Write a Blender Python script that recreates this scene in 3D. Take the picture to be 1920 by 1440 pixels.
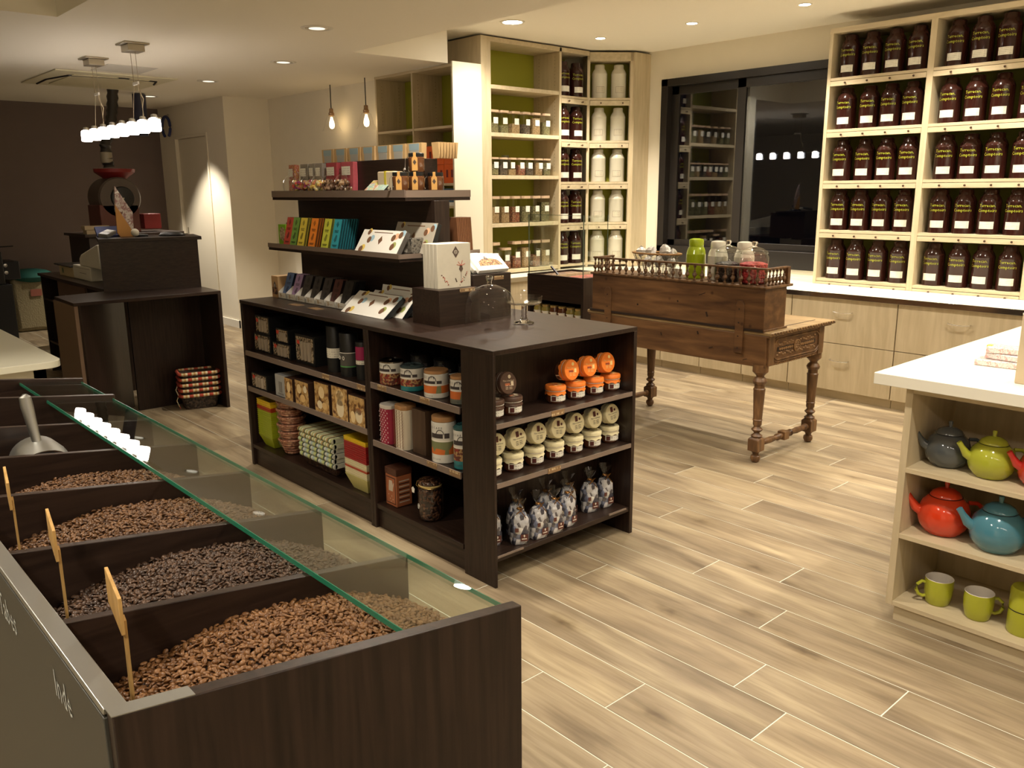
import bpy, bmesh, math, random
import numpy as np
from mathutils import Matrix, Vector
random.seed(7)
for o in list(bpy.data.objects): bpy.data.objects.remove(o)
S = bpy.context.scene; COL = S.collection; PI = math.pi; R = math.radians
# ---------------------------------------------------------------- camera
cam = bpy.data.cameras.new('camera'); co = bpy.data.objects.new('camera', cam); COL.objects.link(co)
cam.sensor_width = 36; cam.lens = 1584.07 * 36 / 1920; cam.clip_start = .02; cam.clip_end = 60
yaw, pitch, roll = .733512, .225144, -.006511
fw = Vector((math.cos(pitch)*math.sin(yaw), math.cos(pitch)*math.cos(yaw), -math.sin(pitch)))
rr = Vector((math.cos(yaw), -math.sin(yaw), 0)); uu = rr.cross(fw)
r2 = rr*math.cos(roll)+uu*math.sin(roll); u2 = -rr*math.sin(roll)+uu*math.cos(roll)
co.matrix_world = Matrix(((r2.x, u2.x, -fw.x, -2.0925), (r2.y, u2.y, -fw.y, -2.4311), (r2.z, u2.z, -fw.z, 1.6), (0, 0, 0, 1)))
S.camera = co
# ---------------------------------------------------------------- world, exposure
w = bpy.data.worlds.new('night'); S.world = w; w.use_nodes = True
w.node_tree.nodes['Background'].inputs[0].default_value = (.10, .13, .25, 1); w.node_tree.nodes['Background'].inputs[1].default_value = .012
S.view_settings.view_transform = 'Standard'; S.view_settings.look = 'None'; S.view_settings.gamma = 1; S.view_settings.use_curve_mapping = False
S.view_settings.exposure = EXPO = .9
ZL, ZH = 2.67, 2.94                                  # low and high ceiling
WARM = (1, .89, .74)
def spot(x, y, z, power, angle, blend=.5, aim=None, color=WARM, rad=.035):
    l = bpy.data.lights.new('lamp_light', 'SPOT'); l.energy = power; l.spot_size = R(angle); l.spot_blend = blend; l.color = color; l.shadow_soft_size = rad
    o = bpy.data.objects.new('lamp_light', l); COL.objects.link(o); o.location = (x, y, z)
    if aim: o.rotation_euler = (Vector(aim)-Vector((x, y, z))).to_track_quat('-Z', 'Y').to_euler()
    return o
# recessed lamps: (x, y, ceiling height, kind)   kinds: big lit, small lit, deep reflector
LAMPS = [(2.86, 3.03, ZH, 'big'), (2.86, 1.0, ZH, 'big'), (2.86, -1.1, ZH, 'big'), (2.2, -3.4, ZH, 'big'),
         (3.97, 3.07, ZH, 'small'), (4.03, 2.11, ZH, 'small'), (4.07, 1.12, ZH, 'small'), (4.07, .13, ZH, 'small'), (4.07, -.86, ZH, 'small'), (4.07, -1.86, ZH, 'small'),
         (1.0, 2.93, ZL, 'deep'), (1.55, 4.47, ZL, 'deep'), (1.58, 6.08, ZL, 'deep'), (1.62, 7.79, ZL, 'deep'),
         (1.0, 1.1, ZL, 'deep'), (1.0, -.9, ZL, 'deep'), (1.3, -2.6, ZL, 'deep'), (-.05, .35, ZL, 'big'), (-.1, -1.9, ZL, 'big'), (-1.6, 1.2, ZH, 'deep'), (-2.3, -.6, ZH, 'big'), (-2.9, -2.6, ZH, 'big')]  # last two lamps are added, out of view, to brighten the left foreground
for x, y, z, k in LAMPS:
    if k == 'big': spot(x, y, z-.02, 95, 150, 1, rad=.08)
    elif k == 'small': spot(x, y, z-.02, 75, 104, .6)
    else: spot(x, y, z-.02, 150 if y > 7 else 70, 84, .45)
for x, y in ((2.0, -1.7), (1.7, -.9)): spot(x, y, ZH-.02, 90, 75, .5)      # lamps over the pale counter, outside the frame
# ---------------------------------------------------------------- mesh helpers
class MB:
    def __init__(s): s.v = []; s.f = []; s.m = []
    def face(s, idx, m=0): s.f.append(idx); s.m.append(m)
    def quad(s, a, b, c, d, m=0):
        n = len(s.v); s.v += [tuple(a), tuple(b), tuple(c), tuple(d)]; s.face((n, n+1, n+2, n+3), m); return s
    def box(s, x0, x1, y0, y1, z0, z1, m=0):
        n = len(s.v); s.v += [(x, y, z) for z in (z0, z1) for y in (y0, y1) for x in (x0, x1)]
        for q in ((0, 2, 3, 1), (4, 5, 7, 6), (0, 1, 5, 4), (2, 6, 7, 3), (0, 4, 6, 2), (1, 3, 7, 5)): s.face(tuple(n+i for i in q), m)
        return s
    def prism(s, pts, z0, z1, m=0, top=1, ms=None):
        n = len(s.v); k = len(pts); s.v += [(x, y, z0) for x, y in pts]+[(x*top, y*top, z1) for x, y in pts]
        s.face(tuple(range(n+k-1, n-1, -1)), m); s.face(tuple(range(n+k, n+2*k)), m)
        for i in range(k): j = (i+1) % k; s.face((n+i, n+j, n+k+j, n+k+i), m if ms is None else ms)
        return s
    def lathe(s, prof, n=24, c=(0, 0), m=0, a0=0, a1=2*PI, mats=None, cap=False):
        b = len(s.v); full = abs(a1-a0-2*PI) < 1e-6; k = n if full else n+1
        for r, z in prof:
            for i in range(k): a = a0+(a1-a0)*i/n; s.v.append((c[0]+r*math.cos(a), c[1]+r*math.sin(a), z))
        for j in range(len(prof)-1):
            for i in range(n):
                i2 = (i+1) % k; s.face((b+j*k+i, b+j*k+i2, b+(j+1)*k+i2, b+(j+1)*k+i), mats[j] if mats else m)
        if cap and full:
            s.face(tuple(b+i for i in range(k-1, -1, -1)), mats[0] if mats else m); e = b+(len(prof)-1)*k; s.face(tuple(e+i for i in range(k)), mats[-1] if mats else m)
        return s
    def tube(s, pts, r, n=8, m=0, closed=False):
        pts = [Vector(p) for p in pts]; b = len(s.v); L = len(pts); up = Vector((0, 0, 1))
        for i, p in enumerate(pts):
            a = pts[(i-1) % L] if (closed or i > 0) else p; c = pts[(i+1) % L] if (closed or i < L-1) else p
            t = (c-a).normalized(); x = t.cross(up)
            if x.length < .05: x = t.cross(Vector((1, 0, 0)))
            x.normalize(); y = x.cross(t); rad = r[i] if isinstance(r, (list, tuple)) else r
            for k in range(n): q = 2*PI*k/n; s.v.append(tuple(p+x*math.cos(q)*rad+y*math.sin(q)*rad))
        for i in range(L if closed else L-1):
            for k in range(n):
                i2 = (i+1) % L; s.face((b+i*n+k, b+i*n+(k+1) % n, b+i2*n+(k+1) % n, b+i2*n+k), m)
        if not closed: s.face(tuple(b+k for k in range(n-1, -1, -1)), m); s.face(tuple(b+(L-1)*n+k for k in range(n)), m)
        return s
    def add(s, o, M=None, m=None):
        n = len(s.v); s.v += [tuple(M @ Vector(p)) if M else p for p in o.v]
        for f, k in zip(o.f, o.m): s.face(tuple(n+i for i in f), k if m is None else m)
        return s
    def sph(s, c, r, n=10, m=0, sz=1):
        P = [(max(1e-4, r*math.sin(PI*j/(n//2+1))), -r*sz*math.cos(PI*j/(n//2+1))) for j in range(n//2+2)]
        o = MB().lathe(P, n); return s.add(o, Matrix.Translation(c), m)
def T(x=0, y=0, z=0): return Matrix.Translation((x, y, z))
def RX(a): return Matrix.Rotation(R(a), 4, 'X')
def RY(a): return Matrix.Rotation(R(a), 4, 'Y')
def RZ(a): return Matrix.Rotation(R(a), 4, 'Z')
FX = RZ(-90) @ RX(90)                                # xy drawing -> faces -X (its right is -Y)
FY = RX(90)                                          # xy drawing -> faces -Y
def mesh(name, mb, mats, sm=35):
    me = bpy.data.meshes.new(name); me.from_pydata(mb.v, [], mb.f)
    for m in (mats if isinstance(mats, (list, tuple)) else [mats]): me.materials.append(m)
    if any(mb.m): me.polygons.foreach_set('material_index', mb.m)
    if sm:
        me.polygons.foreach_set('use_smooth', [True]*len(mb.f)); me.set_sharp_from_angle(angle=R(sm))
    me.update(); return me
def obj(name, mb, mats, parent=None, loc=None, rot=None, sm=35, bevel=0, label=None, kind=None):
    me = mb if isinstance(mb, bpy.types.Mesh) else mesh(name, mb, mats, sm)
    o = bpy.data.objects.new(name, me); COL.objects.link(o)
    if parent: o.parent = parent; KIDS.setdefault(parent.name, []).append(o)
    if loc: o.location = loc
    if rot: o.rotation_euler = rot
    if bevel:
        b = o.modifiers.new('b', 'BEVEL'); b.width = bevel; b.segments = 2; b.limit_method = 'ANGLE'; b.angle_limit = R(40)
    if label: o['label'] = label
    if kind: o['kind'] = kind
    return o
def tag(o, label, cat, group=None):
    o['label'] = label; o['category'] = cat
    if group: o['group'] = group
    return o
def thing(name, label, cat, loc=(0, 0, 0), rz=0, group=None):
    o = bpy.data.objects.new(name, None); COL.objects.link(o); o.location = loc; o.rotation_euler = (0, 0, R(rz)); o.empty_display_size = .05
    return tag(o, label, cat, group)
def dup(root, loc, rz=0, label=None, group=None, rot=None, scale=None):
    def cp(o, par):
        c = o.copy(); COL.objects.link(c)
        if par: c.parent = par; KIDS.setdefault(par.name, []).append(c)
        for ch in list(KIDS.get(o.name, ())): cp(ch, c)
        return c
    r = cp(root, None); r.location = loc; r.rotation_euler = rot if rot else (0, 0, R(rz))
    if label: r['label'] = label
    if group: r['group'] = group
    if scale: r.scale = scale
    return r
KIDS = {}
ORD = ['first', 'second', 'third', 'fourth', 'fifth', 'sixth', 'seventh', 'eighth', 'ninth', 'tenth']
FONTM = {}
def text(s, size, wrap=0, lead=.9):
    k = (s, size, wrap)
    if k in FONTM: return FONTM[k]
    c = bpy.data.curves.new('t', 'FONT'); c.body = s; c.size = size; c.align_x = 'CENTER'; c.align_y = 'CENTER'; c.resolution_u = 1; c.space_line = lead
    o = bpy.data.objects.new('t', c); COL.objects.link(o); dg = bpy.context.evaluated_depsgraph_get()
    me = bpy.data.meshes.new_from_object(o.evaluated_get(dg)); bpy.data.objects.remove(o)
    mb = MB(); mb.v = [tuple(v.co) for v in me.vertices]; mb.f = [tuple(p.vertices) for p in me.polygons]; mb.m = [0]*len(mb.f)
    if wrap:                                         # wrap round a vertical cylinder of radius wrap whose front is -X
        mb.v = [(-wrap*math.cos(x/wrap), -wrap*math.sin(x/wrap), y) for x, y, z in mb.v]
    bpy.data.meshes.remove(me); FONTM[k] = mb; return mb
# ---------------------------------------------------------------- materials
def nt(name):
    m = bpy.data.materials.new(name); m.use_nodes = True; n = m.node_tree; return m, n, n.nodes['Principled BSDF']
def mat(name, c, rough=.5, metal=0, spec=.5, var=0, vscale=6, bump=0, bscale=40, coat=0, trans=0, ior=1.45, alpha=1):
    m, n, b = nt(name); I = b.inputs
    I['Base Color'].default_value = (*c, 1); I['Roughness'].default_value = rough; I['Metallic'].default_value = metal; I['Specular IOR Level'].default_value = spec
    I['Coat Weight'].default_value = coat; I['Transmission Weight'].default_value = trans; I['IOR'].default_value = ior; I['Alpha'].default_value = alpha
    if var or bump:
        tc = n.nodes.new('ShaderNodeTexCoord')
    if var:
        no = n.nodes.new('ShaderNodeTexNoise'); no.inputs['Scale'].default_value = vscale; no.inputs['Detail'].default_value = 4
        n.links.new(tc.outputs['Object'], no.inputs['Vector']); mx = n.nodes.new('ShaderNodeMix'); mx.data_type = 'RGBA'
        mx.inputs['A'].default_value = (*[x*(1-var) for x in c], 1); mx.inputs['B'].default_value = (*[min(1, x*(1+var)) for x in c], 1)
        n.links.new(no.outputs['Fac'], mx.inputs['Factor']); n.links.new(mx.outputs['Result'], I['Base Color'])
    if bump:
        nb = n.nodes.new('ShaderNodeTexNoise'); nb.inputs['Scale'].default_value = bscale; n.links.new(tc.outputs['Object'], nb.inputs['Vector'])
        bp = n.nodes.new('ShaderNodeBump'); bp.inputs['Strength'].default_value = bump; bp.inputs['Distance'].default_value = .01
        n.links.new(nb.outputs['Fac'], bp.inputs['Height']); n.links.new(bp.outputs['Normal'], I['Normal'])
    return m
def ramp(n, src, stops):
    r = n.nodes.new('ShaderNodeValToRGB'); e = r.color_ramp.elements
    while len(e) < len(stops): e.new(.5)
    for k, (p, c) in zip(e, stops): k.position = p; k.color = (*c, 1)
    n.links.new(src, r.inputs['Fac']); return r.outputs['Color']
def wood(name, c0, c1, sc=(60, 60, 4), rough=.4, spec=.4, detail=6, coat=0, c2=None, dist=.4, bump=.05, knots=0):
    m, n, b = nt(name); tc = n.nodes.new('ShaderNodeTexCoord'); mp = n.nodes.new('ShaderNodeMapping'); mp.inputs['Scale'].default_value = sc
    n.links.new(tc.outputs['Object'], mp.inputs['Vector']); no = n.nodes.new('ShaderNodeTexNoise'); no.inputs['Scale'].default_value = 1; no.inputs['Detail'].default_value = detail
    no.inputs['Distortion'].default_value = dist; n.links.new(mp.outputs['Vector'], no.inputs['Vector'])
    st = [(.3, c0), (.7, c1)] if c2 is None else [(.25, c0), (.5, c1), (.75, c2)]
    col = ramp(n, no.outputs['Fac'], st)
    if knots:
        vo = n.nodes.new('ShaderNodeTexVoronoi'); vo.inputs['Scale'].default_value = knots; n.links.new(tc.outputs['Object'], vo.inputs['Vector'])
        k = ramp(n, vo.outputs['Distance'], [(0, (.25, .2, .15)), (.11, (1, 1, 1))]); mx = n.nodes.new('ShaderNodeMix'); mx.data_type = 'RGBA'; mx.blend_type = 'MULTIPLY'
        mx.inputs['Factor'].default_value = 1; n.links.new(col, mx.inputs['A']); n.links.new(k, mx.inputs['B']); col = mx.outputs['Result']
    n.links.new(col, b.inputs['Base Color']); b.inputs['Roughness'].default_value = rough; b.inputs['Specular IOR Level'].default_value = spec; b.inputs['Coat Weight'].default_value = coat
    if bump:
        bp = n.nodes.new('ShaderNodeBump'); bp.inputs['Strength'].default_value = bump; bp.inputs['Distance'].default_value = .004; n.links.new(no.outputs['Fac'], bp.inputs['Height']); n.links.new(bp.outputs['Normal'], b.inputs['Normal'])
    return m
def glass(name, tint=(1, 1, 1), rough=0, thin=True, gl=.5):
    m = bpy.data.materials.new(name); m.use_nodes = True; n = m.node_tree; n.nodes.remove(n.nodes['Principled BSDF']); out = n.nodes['Material Output']
    tr = n.nodes.new('ShaderNodeBsdfTransparent'); tr.inputs[0].default_value = (*tint, 1); g = n.nodes.new('ShaderNodeBsdfGlossy'); g.inputs['Roughness'].default_value = rough
    lw = n.nodes.new('ShaderNodeLayerWeight'); lw.inputs[0].default_value = .5; pw = n.nodes.new('ShaderNodeMath'); pw.operation = 'POWER'; pw.inputs[1].default_value = 4.5
    n.links.new(lw.outputs['Facing'], pw.inputs[0]); f0 = (gl/(2+gl))**2; ma = n.nodes.new('ShaderNodeMath'); ma.operation = 'MULTIPLY_ADD'; ma.inputs[1].default_value = 1-f0; ma.inputs[2].default_value = f0
    n.links.new(pw.outputs[0], ma.inputs[0]); mx = n.nodes.new('ShaderNodeMixShader')
    n.links.new(ma.outputs[0], mx.inputs[0]); n.links.new(tr.outputs[0], mx.inputs[1]); n.links.new(g.outputs[0], mx.inputs[2]); n.links.new(mx.outputs[0], out.inputs[0]); return m
def emit(name, c, s):
    m = bpy.data.materials.new(name); m.use_nodes = True; n = m.node_tree; n.nodes.remove(n.nodes['Principled BSDF'])
    e = n.nodes.new('ShaderNodeEmission'); e.inputs[0].default_value = (*c, 1); e.inputs[1].default_value = s; n.links.new(e.outputs[0], n.nodes['Material Output'].inputs[0]); return m
def blobs(name, cols, sc=30, rough=.5, kind='V', bump=.5, spec=.5, coat=0):
    """voronoi/noise patchwork of several colours (sweets, spices, prints)"""
    m, n, b = nt(name); tc = n.nodes.new('ShaderNodeTexCoord')
    if kind == 'V':
        v = n.nodes.new('ShaderNodeTexVoronoi'); v.inputs['Scale'].default_value = sc; n.links.new(tc.outputs['Object'], v.inputs['Vector'])
        sp = n.nodes.new('ShaderNodeSeparateColor'); n.links.new(v.outputs['Color'], sp.inputs[0]); src = sp.outputs[0]; hb = v.outputs['Distance']
    else:
        v = n.nodes.new('ShaderNodeTexNoise'); v.inputs['Scale'].default_value = sc; v.inputs['Detail'].default_value = 3; n.links.new(tc.outputs['Object'], v.inputs['Vector']); src = v.outputs['Fac']; hb = src
    N = len(cols); st = [((i+.0)/N if kind == 'V' else .33+.34*i/max(1, N-1), c) for i, c in enumerate(cols)]
    col = ramp(n, src, st)
    if kind == 'V': n.nodes[-1].color_ramp.interpolation = 'CONSTANT'
    n.links.new(col, b.inputs['Base Color']); b.inputs['Roughness'].default_value = rough; b.inputs['Specular IOR Level'].default_value = spec; b.inputs['Coat Weight'].default_value = coat
    if bump:
        bp = n.nodes.new('ShaderNodeBump'); bp.inputs['Strength'].default_value = bump; bp.inputs['Distance'].default_value = .006; bp.invert = (kind == 'V'); n.links.new(hb, bp.inputs['Height']); n.links.new(bp.outputs['Normal'], b.inputs['Normal'])
    return m
def plaid(name, cols, sc=60, axis=1):
    m, n, b = nt(name); tc = n.nodes.new('ShaderNodeTexCoord'); sp = n.nodes.new('ShaderNodeSeparateXYZ'); n.links.new(tc.outputs['Object'], sp.inputs[0])
    ml = n.nodes.new('ShaderNodeMath'); ml.operation = 'MULTIPLY'; ml.inputs[1].default_value = sc; n.links.new(sp.outputs[axis], ml.inputs[0])
    fr = n.nodes.new('ShaderNodeMath'); fr.operation = 'FRACT'; n.links.new(ml.outputs[0], fr.inputs[0])
    N = len(cols); c = ramp(n, fr.outputs[0], [(i/N, k) for i, k in enumerate(cols)]); n.nodes[-1].color_ramp.interpolation = 'CONSTANT'
    n.links.new(c, b.inputs['Base Color']); b.inputs['Roughness'].default_value = .85; return m
def textlines(name, bg=(.80, .77, .66), ink=(.25, .2, .15), sc=170):
    """paper label with faint lines of small print"""
    m, n, b = nt(name); tc = n.nodes.new('ShaderNodeTexCoord'); mp = n.nodes.new('ShaderNodeMapping'); mp.inputs['Scale'].default_value = (sc*1.3, sc*1.3, sc*.1)
    n.links.new(tc.outputs['Object'], mp.inputs[0]); no = n.nodes.new('ShaderNodeTexNoise'); no.inputs['Scale'].default_value = 1; n.links.new(mp.outputs[0], no.inputs['Vector'])
    sp = n.nodes.new('ShaderNodeSeparateXYZ'); n.links.new(tc.outputs['Object'], sp.inputs[0]); ml = n.nodes.new('ShaderNodeMath'); ml.operation = 'MULTIPLY'; ml.inputs[1].default_value = sc*3.2; n.links.new(sp.outputs[2], ml.inputs[0])
    sn = n.nodes.new('ShaderNodeMath'); sn.operation = 'SINE'; n.links.new(ml.outputs[0], sn.inputs[0]); gt = n.nodes.new('ShaderNodeMath'); gt.operation = 'GREATER_THAN'; gt.inputs[1].default_value = .35; n.links.new(sn.outputs[0], gt.inputs[0])
    g2 = n.nodes.new('ShaderNodeMath'); g2.operation = 'GREATER_THAN'; g2.inputs[1].default_value = .5; n.links.new(no.outputs['Fac'], g2.inputs[0])
    mu = n.nodes.new('ShaderNodeMath'); mu.operation = 'MULTIPLY'; n.links.new(gt.outputs[0], mu.inputs[0]); n.links.new(g2.outputs[0], mu.inputs[1])
    m2 = n.nodes.new('ShaderNodeMath'); m2.operation = 'MULTIPLY'; m2.inputs[1].default_value = .55; n.links.new(mu.outputs[0], m2.inputs[0])
    mx = n.nodes.new('ShaderNodeMix'); mx.data_type = 'RGBA'; mx.inputs['A'].default_value = (*bg, 1); mx.inputs['B'].default_value = (*ink, 1); n.links.new(m2.outputs[0], mx.inputs['Factor']); n.links.new(mx.outputs['Result'], b.inputs['Base Color']); b.inputs['Roughness'].default_value = .6; return m
WZ = wood('dark_wood_upright', (.012, .0062, .0042), (.034, .0185, .0125), (90, 90, 5), rough=.38)
WY = wood('dark_wood_lengthwise', (.012, .0062, .0042), (.034, .0185, .0125), (90, 5, 90), rough=.34)
WX = wood('dark_wood_crosswise', (.012, .0062, .0042), (.034, .0185, .0125), (5, 90, 90), rough=.36)
MAPZ = wood('pale_maple_upright', (.50, .41, .26), (.62, .52, .35), (25, 25, 3), rough=.45, bump=.02)
MAPY = wood('pale_maple_lengthwise', (.50, .41, .26), (.62, .52, .35), (25, 3, 25), rough=.45, bump=.02)
WHITEL = mat('ivory_laminate', (.78, .74, .60), .35)
PAINT = mat('ivory_wall_paint', (.80, .74, .60), .85, var=.03, bump=.03, bscale=200)
CEIL = mat('ivory_ceiling_paint', (.87, .82, .70), .9)
DARKWALL = mat('taupe_wall_paint', (.17, .13, .115), .9, var=.05)
STEEL = mat('brushed_steel', (.62, .60, .55), .32, 1)
ALU = mat('dull_aluminium', (.42, .42, .40), .42, 1, bump=.03)
CHROME = mat('chrome', (.75, .75, .74), .12, 1)
BLACK = mat('black_plastic', (.012, .012, .012), .35)
GLASS = glass('clear_glass'); GREENG = mat('green_glass_edge', (.02, .16, .09), .15, trans=0, spec=.6)
PANE = glass('counter_pane', (.955, .985, .965), gl=.52)
PAPER = mat('white_paper', (.80, .77, .68), .6); LABEL = textlines('printed_label')
KRAFT = mat('kraft_board', (.48, .30, .14), .8, var=.1)
INK = mat('dark_ink', (.03, .02, .02), .6); GOLD = mat('gold_foil', (.8, .55, .2), .3, 1)
WHITEC = mat('white_card', (.82, .80, .74), .5)
# ---------------------------------------------------------------- setting
def struct(name, mb, m, parent=None, bevel=0, sm=0):
    o = obj(name, mb, m, parent, sm=sm, bevel=bevel)
    if not parent: o['kind'] = 'structure'
    return o
X0, X1, Y0, Y1 = -4.2, 4.98, -5.2, 9.3
GROUT = mat('pale_grout', (.60, .60, .50), .8)
fl = struct('floor', MB().box(X0-.1, X1+.2, Y0-.1, Y1+.1, -.1, -.0012), GROUT)
# wood-look tiles: 0.199 wide, 1.305 long, laid along Y
def plank_mat():
    m, n, b = nt('oak_look_tile'); tc = n.nodes.new('ShaderNodeTexCoord'); oi = n.nodes.new('ShaderNodeObjectInfo'); L = n.links.new
    cb = n.nodes.new('ShaderNodeCombineXYZ'); ml = n.nodes.new('ShaderNodeMath'); ml.operation = 'MULTIPLY'; ml.inputs[1].default_value = 37; L(oi.outputs['Random'], ml.inputs[0])
    for i in (0, 1, 2): L(ml.outputs[0], cb.inputs[i])
    ad = n.nodes.new('ShaderNodeVectorMath'); ad.operation = 'ADD'; L(tc.outputs['Object'], ad.inputs[0]); L(cb.outputs[0], ad.inputs[1])
    def noise(sc, det, dis=.0):
        mp = n.nodes.new('ShaderNodeMapping'); mp.inputs['Scale'].default_value = sc; L(ad.outputs[0], mp.inputs[0]); no = n.nodes.new('ShaderNodeTexNoise')
        no.inputs['Scale'].default_value = 1; no.inputs['Detail'].default_value = det; no.inputs['Distortion'].default_value = dis; L(mp.outputs[0], no.inputs[0]); return no.outputs['Fac']
    c = ramp(n, noise((9, 1.6, 9), 3, .6), [(.3, (.165, .125, .080)), (.5, (.262, .205, .133)), (.72, (.385, .315, .205))])
    g = ramp(n, noise((70, 3.5, 70), 5, .5), [(.3, (.78, .76, .72)), (.6, (1, 1, 1))])
    v = n.nodes.new('ShaderNodeTexVoronoi'); v.inputs['Scale'].default_value = 1; mp = n.nodes.new('ShaderNodeMapping'); mp.inputs['Scale'].default_value = (4.5, 1.9, 4.5); L(ad.outputs[0], mp.inputs[0])
    nd = n.nodes.new('ShaderNodeTexNoise'); nd.inputs['Scale'].default_value = 14; L(ad.outputs[0], nd.inputs[0]); vm = n.nodes.new('ShaderNodeVectorMath'); vm.operation = 'SCALE'; vm.inputs['Scale'].default_value = .22; L(nd.outputs['Color'], vm.inputs[0])
    va = n.nodes.new('ShaderNodeVectorMath'); va.operation = 'ADD'; L(mp.outputs[0], va.inputs[0]); L(vm.outputs[0], va.inputs[1]); L(va.outputs[0], v.inputs['Vector'])
    k = ramp(n, v.outputs['Distance'], [(.02, (.50, .45, .40)), (.13, (.86, .84, .80)), (.24, (1, 1, 1))])
    def mul(a, bb, f=1):
        x = n.nodes.new('ShaderNodeMix'); x.data_type = 'RGBA'; x.blend_type = 'MULTIPLY'; x.inputs['Factor'].default_value = f; L(a, x.inputs['A']); L(bb, x.inputs['B']); return x.outputs['Result']
    rv = ramp(n, oi.outputs['Random'], [(0, (.90, .89, .88)), (1, (1.08, 1.06, 1.02))])
    L(mul(mul(mul(c, g), k), rv), b.inputs['Base Color']); b.inputs['Roughness'].default_value = .42; b.inputs['Specular IOR Level'].default_value = .35; return m
TILE = plank_mat()
J0 = {0: -.158, 1: -.91, 2: -.465, 3: -.76, -1: -1.064, -3: -.855, -2: -1.257, 4: .031, 5: .264, 6: -.188, 7: .386, 8: -.008, 9: -.358, 10: .203, 11: -.142, 12: .048, 13: .601, 14: .465, 15: .26, 16: .13, 17: .6}
PW, PL = .1989, 1.3065
pm = mesh('plank', MB().box(-PW/2+.0024, PW/2-.0024, -PL/2+.0024, PL/2-.0024, -.006, 0), TILE, 0)
inv = co.matrix_world.inverted(); cand = []
for k in range(-18, 19):
    y0 = J0.get(k, (k*.47) % PL)
    for i in range(-5, 9):
        x = .512+PW*(k-.5); y = y0+PL*(i+.5)
        if x > 4.1 or x < -3.2 or y > Y1+.5 or y < -4.6 or (x > 2.3 and y > 7.7) or (x > 3.1 and y > 4.2): continue
        vis = False
        for ax in (-1, 0, 1):
            for ay in (-1, -.5, 0, .5, 1):
                q = inv @ Vector((x+ax*.1, y+ay*.65, 0))
                if q.z < -.05 and abs(q.x/q.z) < .61 and abs(q.y/q.z) < .46: vis = True
        cand.append((0 if vis else 1, (x+2.09)**2+(y+2.43)**2, x, y))
cand.sort(); far = MB()
for i, (v, d, x, y) in enumerate(cand):
    if i < 300 and not v: obj('plank', pm, None, fl, (x, y, 0), sm=0)
    else: far.box(x-PW/2+.0024, x+PW/2-.0024, y-PL/2+.0024, y+PL/2-.0024, -.006, 0)
if far.v: obj('plank', far, TILE, fl, sm=0, kind='stuff')
# walls
WY0, WY1, WZ0, WZ1 = 1.23, 3.12, .885, 2.66          # window opening in the right wall
wr = MB(); wr.box(X1, X1+.25, Y0, WY0, 0, ZH+.1); wr.box(X1, X1+.25, WY1, 4.3, 0, ZH+.1); wr.box(X1, X1+.25, WY0, WY1, 0, WZ0); wr.box(X1, X1+.25, WY0, WY1, WZ1, ZH+.1)
struct('wall_right', wr, PAINT)
struct('wall_corner', MB().box(3.045, X1+.25, 4.0, 4.2, 0, ZH+.1), PAINT)
struct('wall_alcove', MB().box(3.045, 3.2, 4.2, 4.83, 0, ZL+.02), PAINT)
struct('wall_beige', MB().box(2.80, 3.2, 4.83, 7.28, 0, ZL+.02).box(2.245, 3.2, 7.28, 7.43, 0, ZL+.02), PAINT)
dw = MB(); dw.box(2.245, 2.4, 7.43, 7.80, 0, ZL+.02); dw.box(2.245, 2.4, 8.80, Y1, 0, ZL+.02); dw.box(2.245, 2.4, 7.80, 8.80, 2.29, ZL+.02)
struct('wall_doorway', dw, PAINT)
struct('wall_back', MB().box(X0-.1, 2.4, Y1, Y1+.15, 0, ZL+.02), DARKWALL)
struct('wall_left', MB().box(X0-.15, X0, Y0, Y1, 0, ZH+.1), PAINT)
struct('wall_front', MB().box(X0-.1, X1+.2, Y0-.15, Y0, 0, ZH+.1), PAINT)
# ceiling: low strip with two raised fields
c = MB(); c.box(X0, 2.66, 3.64, 4.15, ZL, ZL+.4); c.box(X0, 3.2, 4.15, Y1, ZL, ZL+.4); c.box(2.66, X1+.2, 3.64, 4.15, ZH, ZH+.13); c.box(-.41, 1.72, Y0, 3.64, ZL, ZL+.4); c.box(1.72, X1+.2, Y0, 3.64, ZH, ZH+.13); c.box(X0, -.41, Y0, 3.64, ZH, ZH+.13)
ce = struct('ceiling', c, CEIL)
obj('access_hatch', MB().box(.46, .88, 5.49, 5.97, ZL-.004, ZL+.01), mat('hatch_white', (.60, .57, .50), .7), ce, sm=0)
struct('baseboard_beige', MB().box(2.225, 3.2, 7.262, 7.28, 0, .09).box(2.782, 2.80, 4.85, 7.262, 0, .09).box(2.227, 2.245, 7.262, 7.80, 0, .09), mat('white_skirting', (.78, .75, .66), .5))
# door with frame
DOORM = mat('door_enamel', (.76, .70, .56), .5)
dn = obj('door_1', MB().box(2.275, 2.315, 7.835, 8.765, .008, 2.262), DOORM, sm=0, bevel=.003); dn['kind'] = 'structure'
obj('door_frame', MB().box(2.232, 2.30, 7.79, 7.83, 0, 2.30).box(2.232, 2.30, 8.77, 8.81, 0, 2.30).box(2.232, 2.30, 7.83, 8.77, 2.265, 2.30), DOORM, dn, sm=0, bevel=.003)
obj('door_handle', MB().box(2.268, 2.276, 8.66, 8.70, .93, 1.16).tube([(2.27, 8.68, 1.08), (2.225, 8.68, 1.08), (2.222, 8.55, 1.08)], .009), STEEL, dn)
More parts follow.
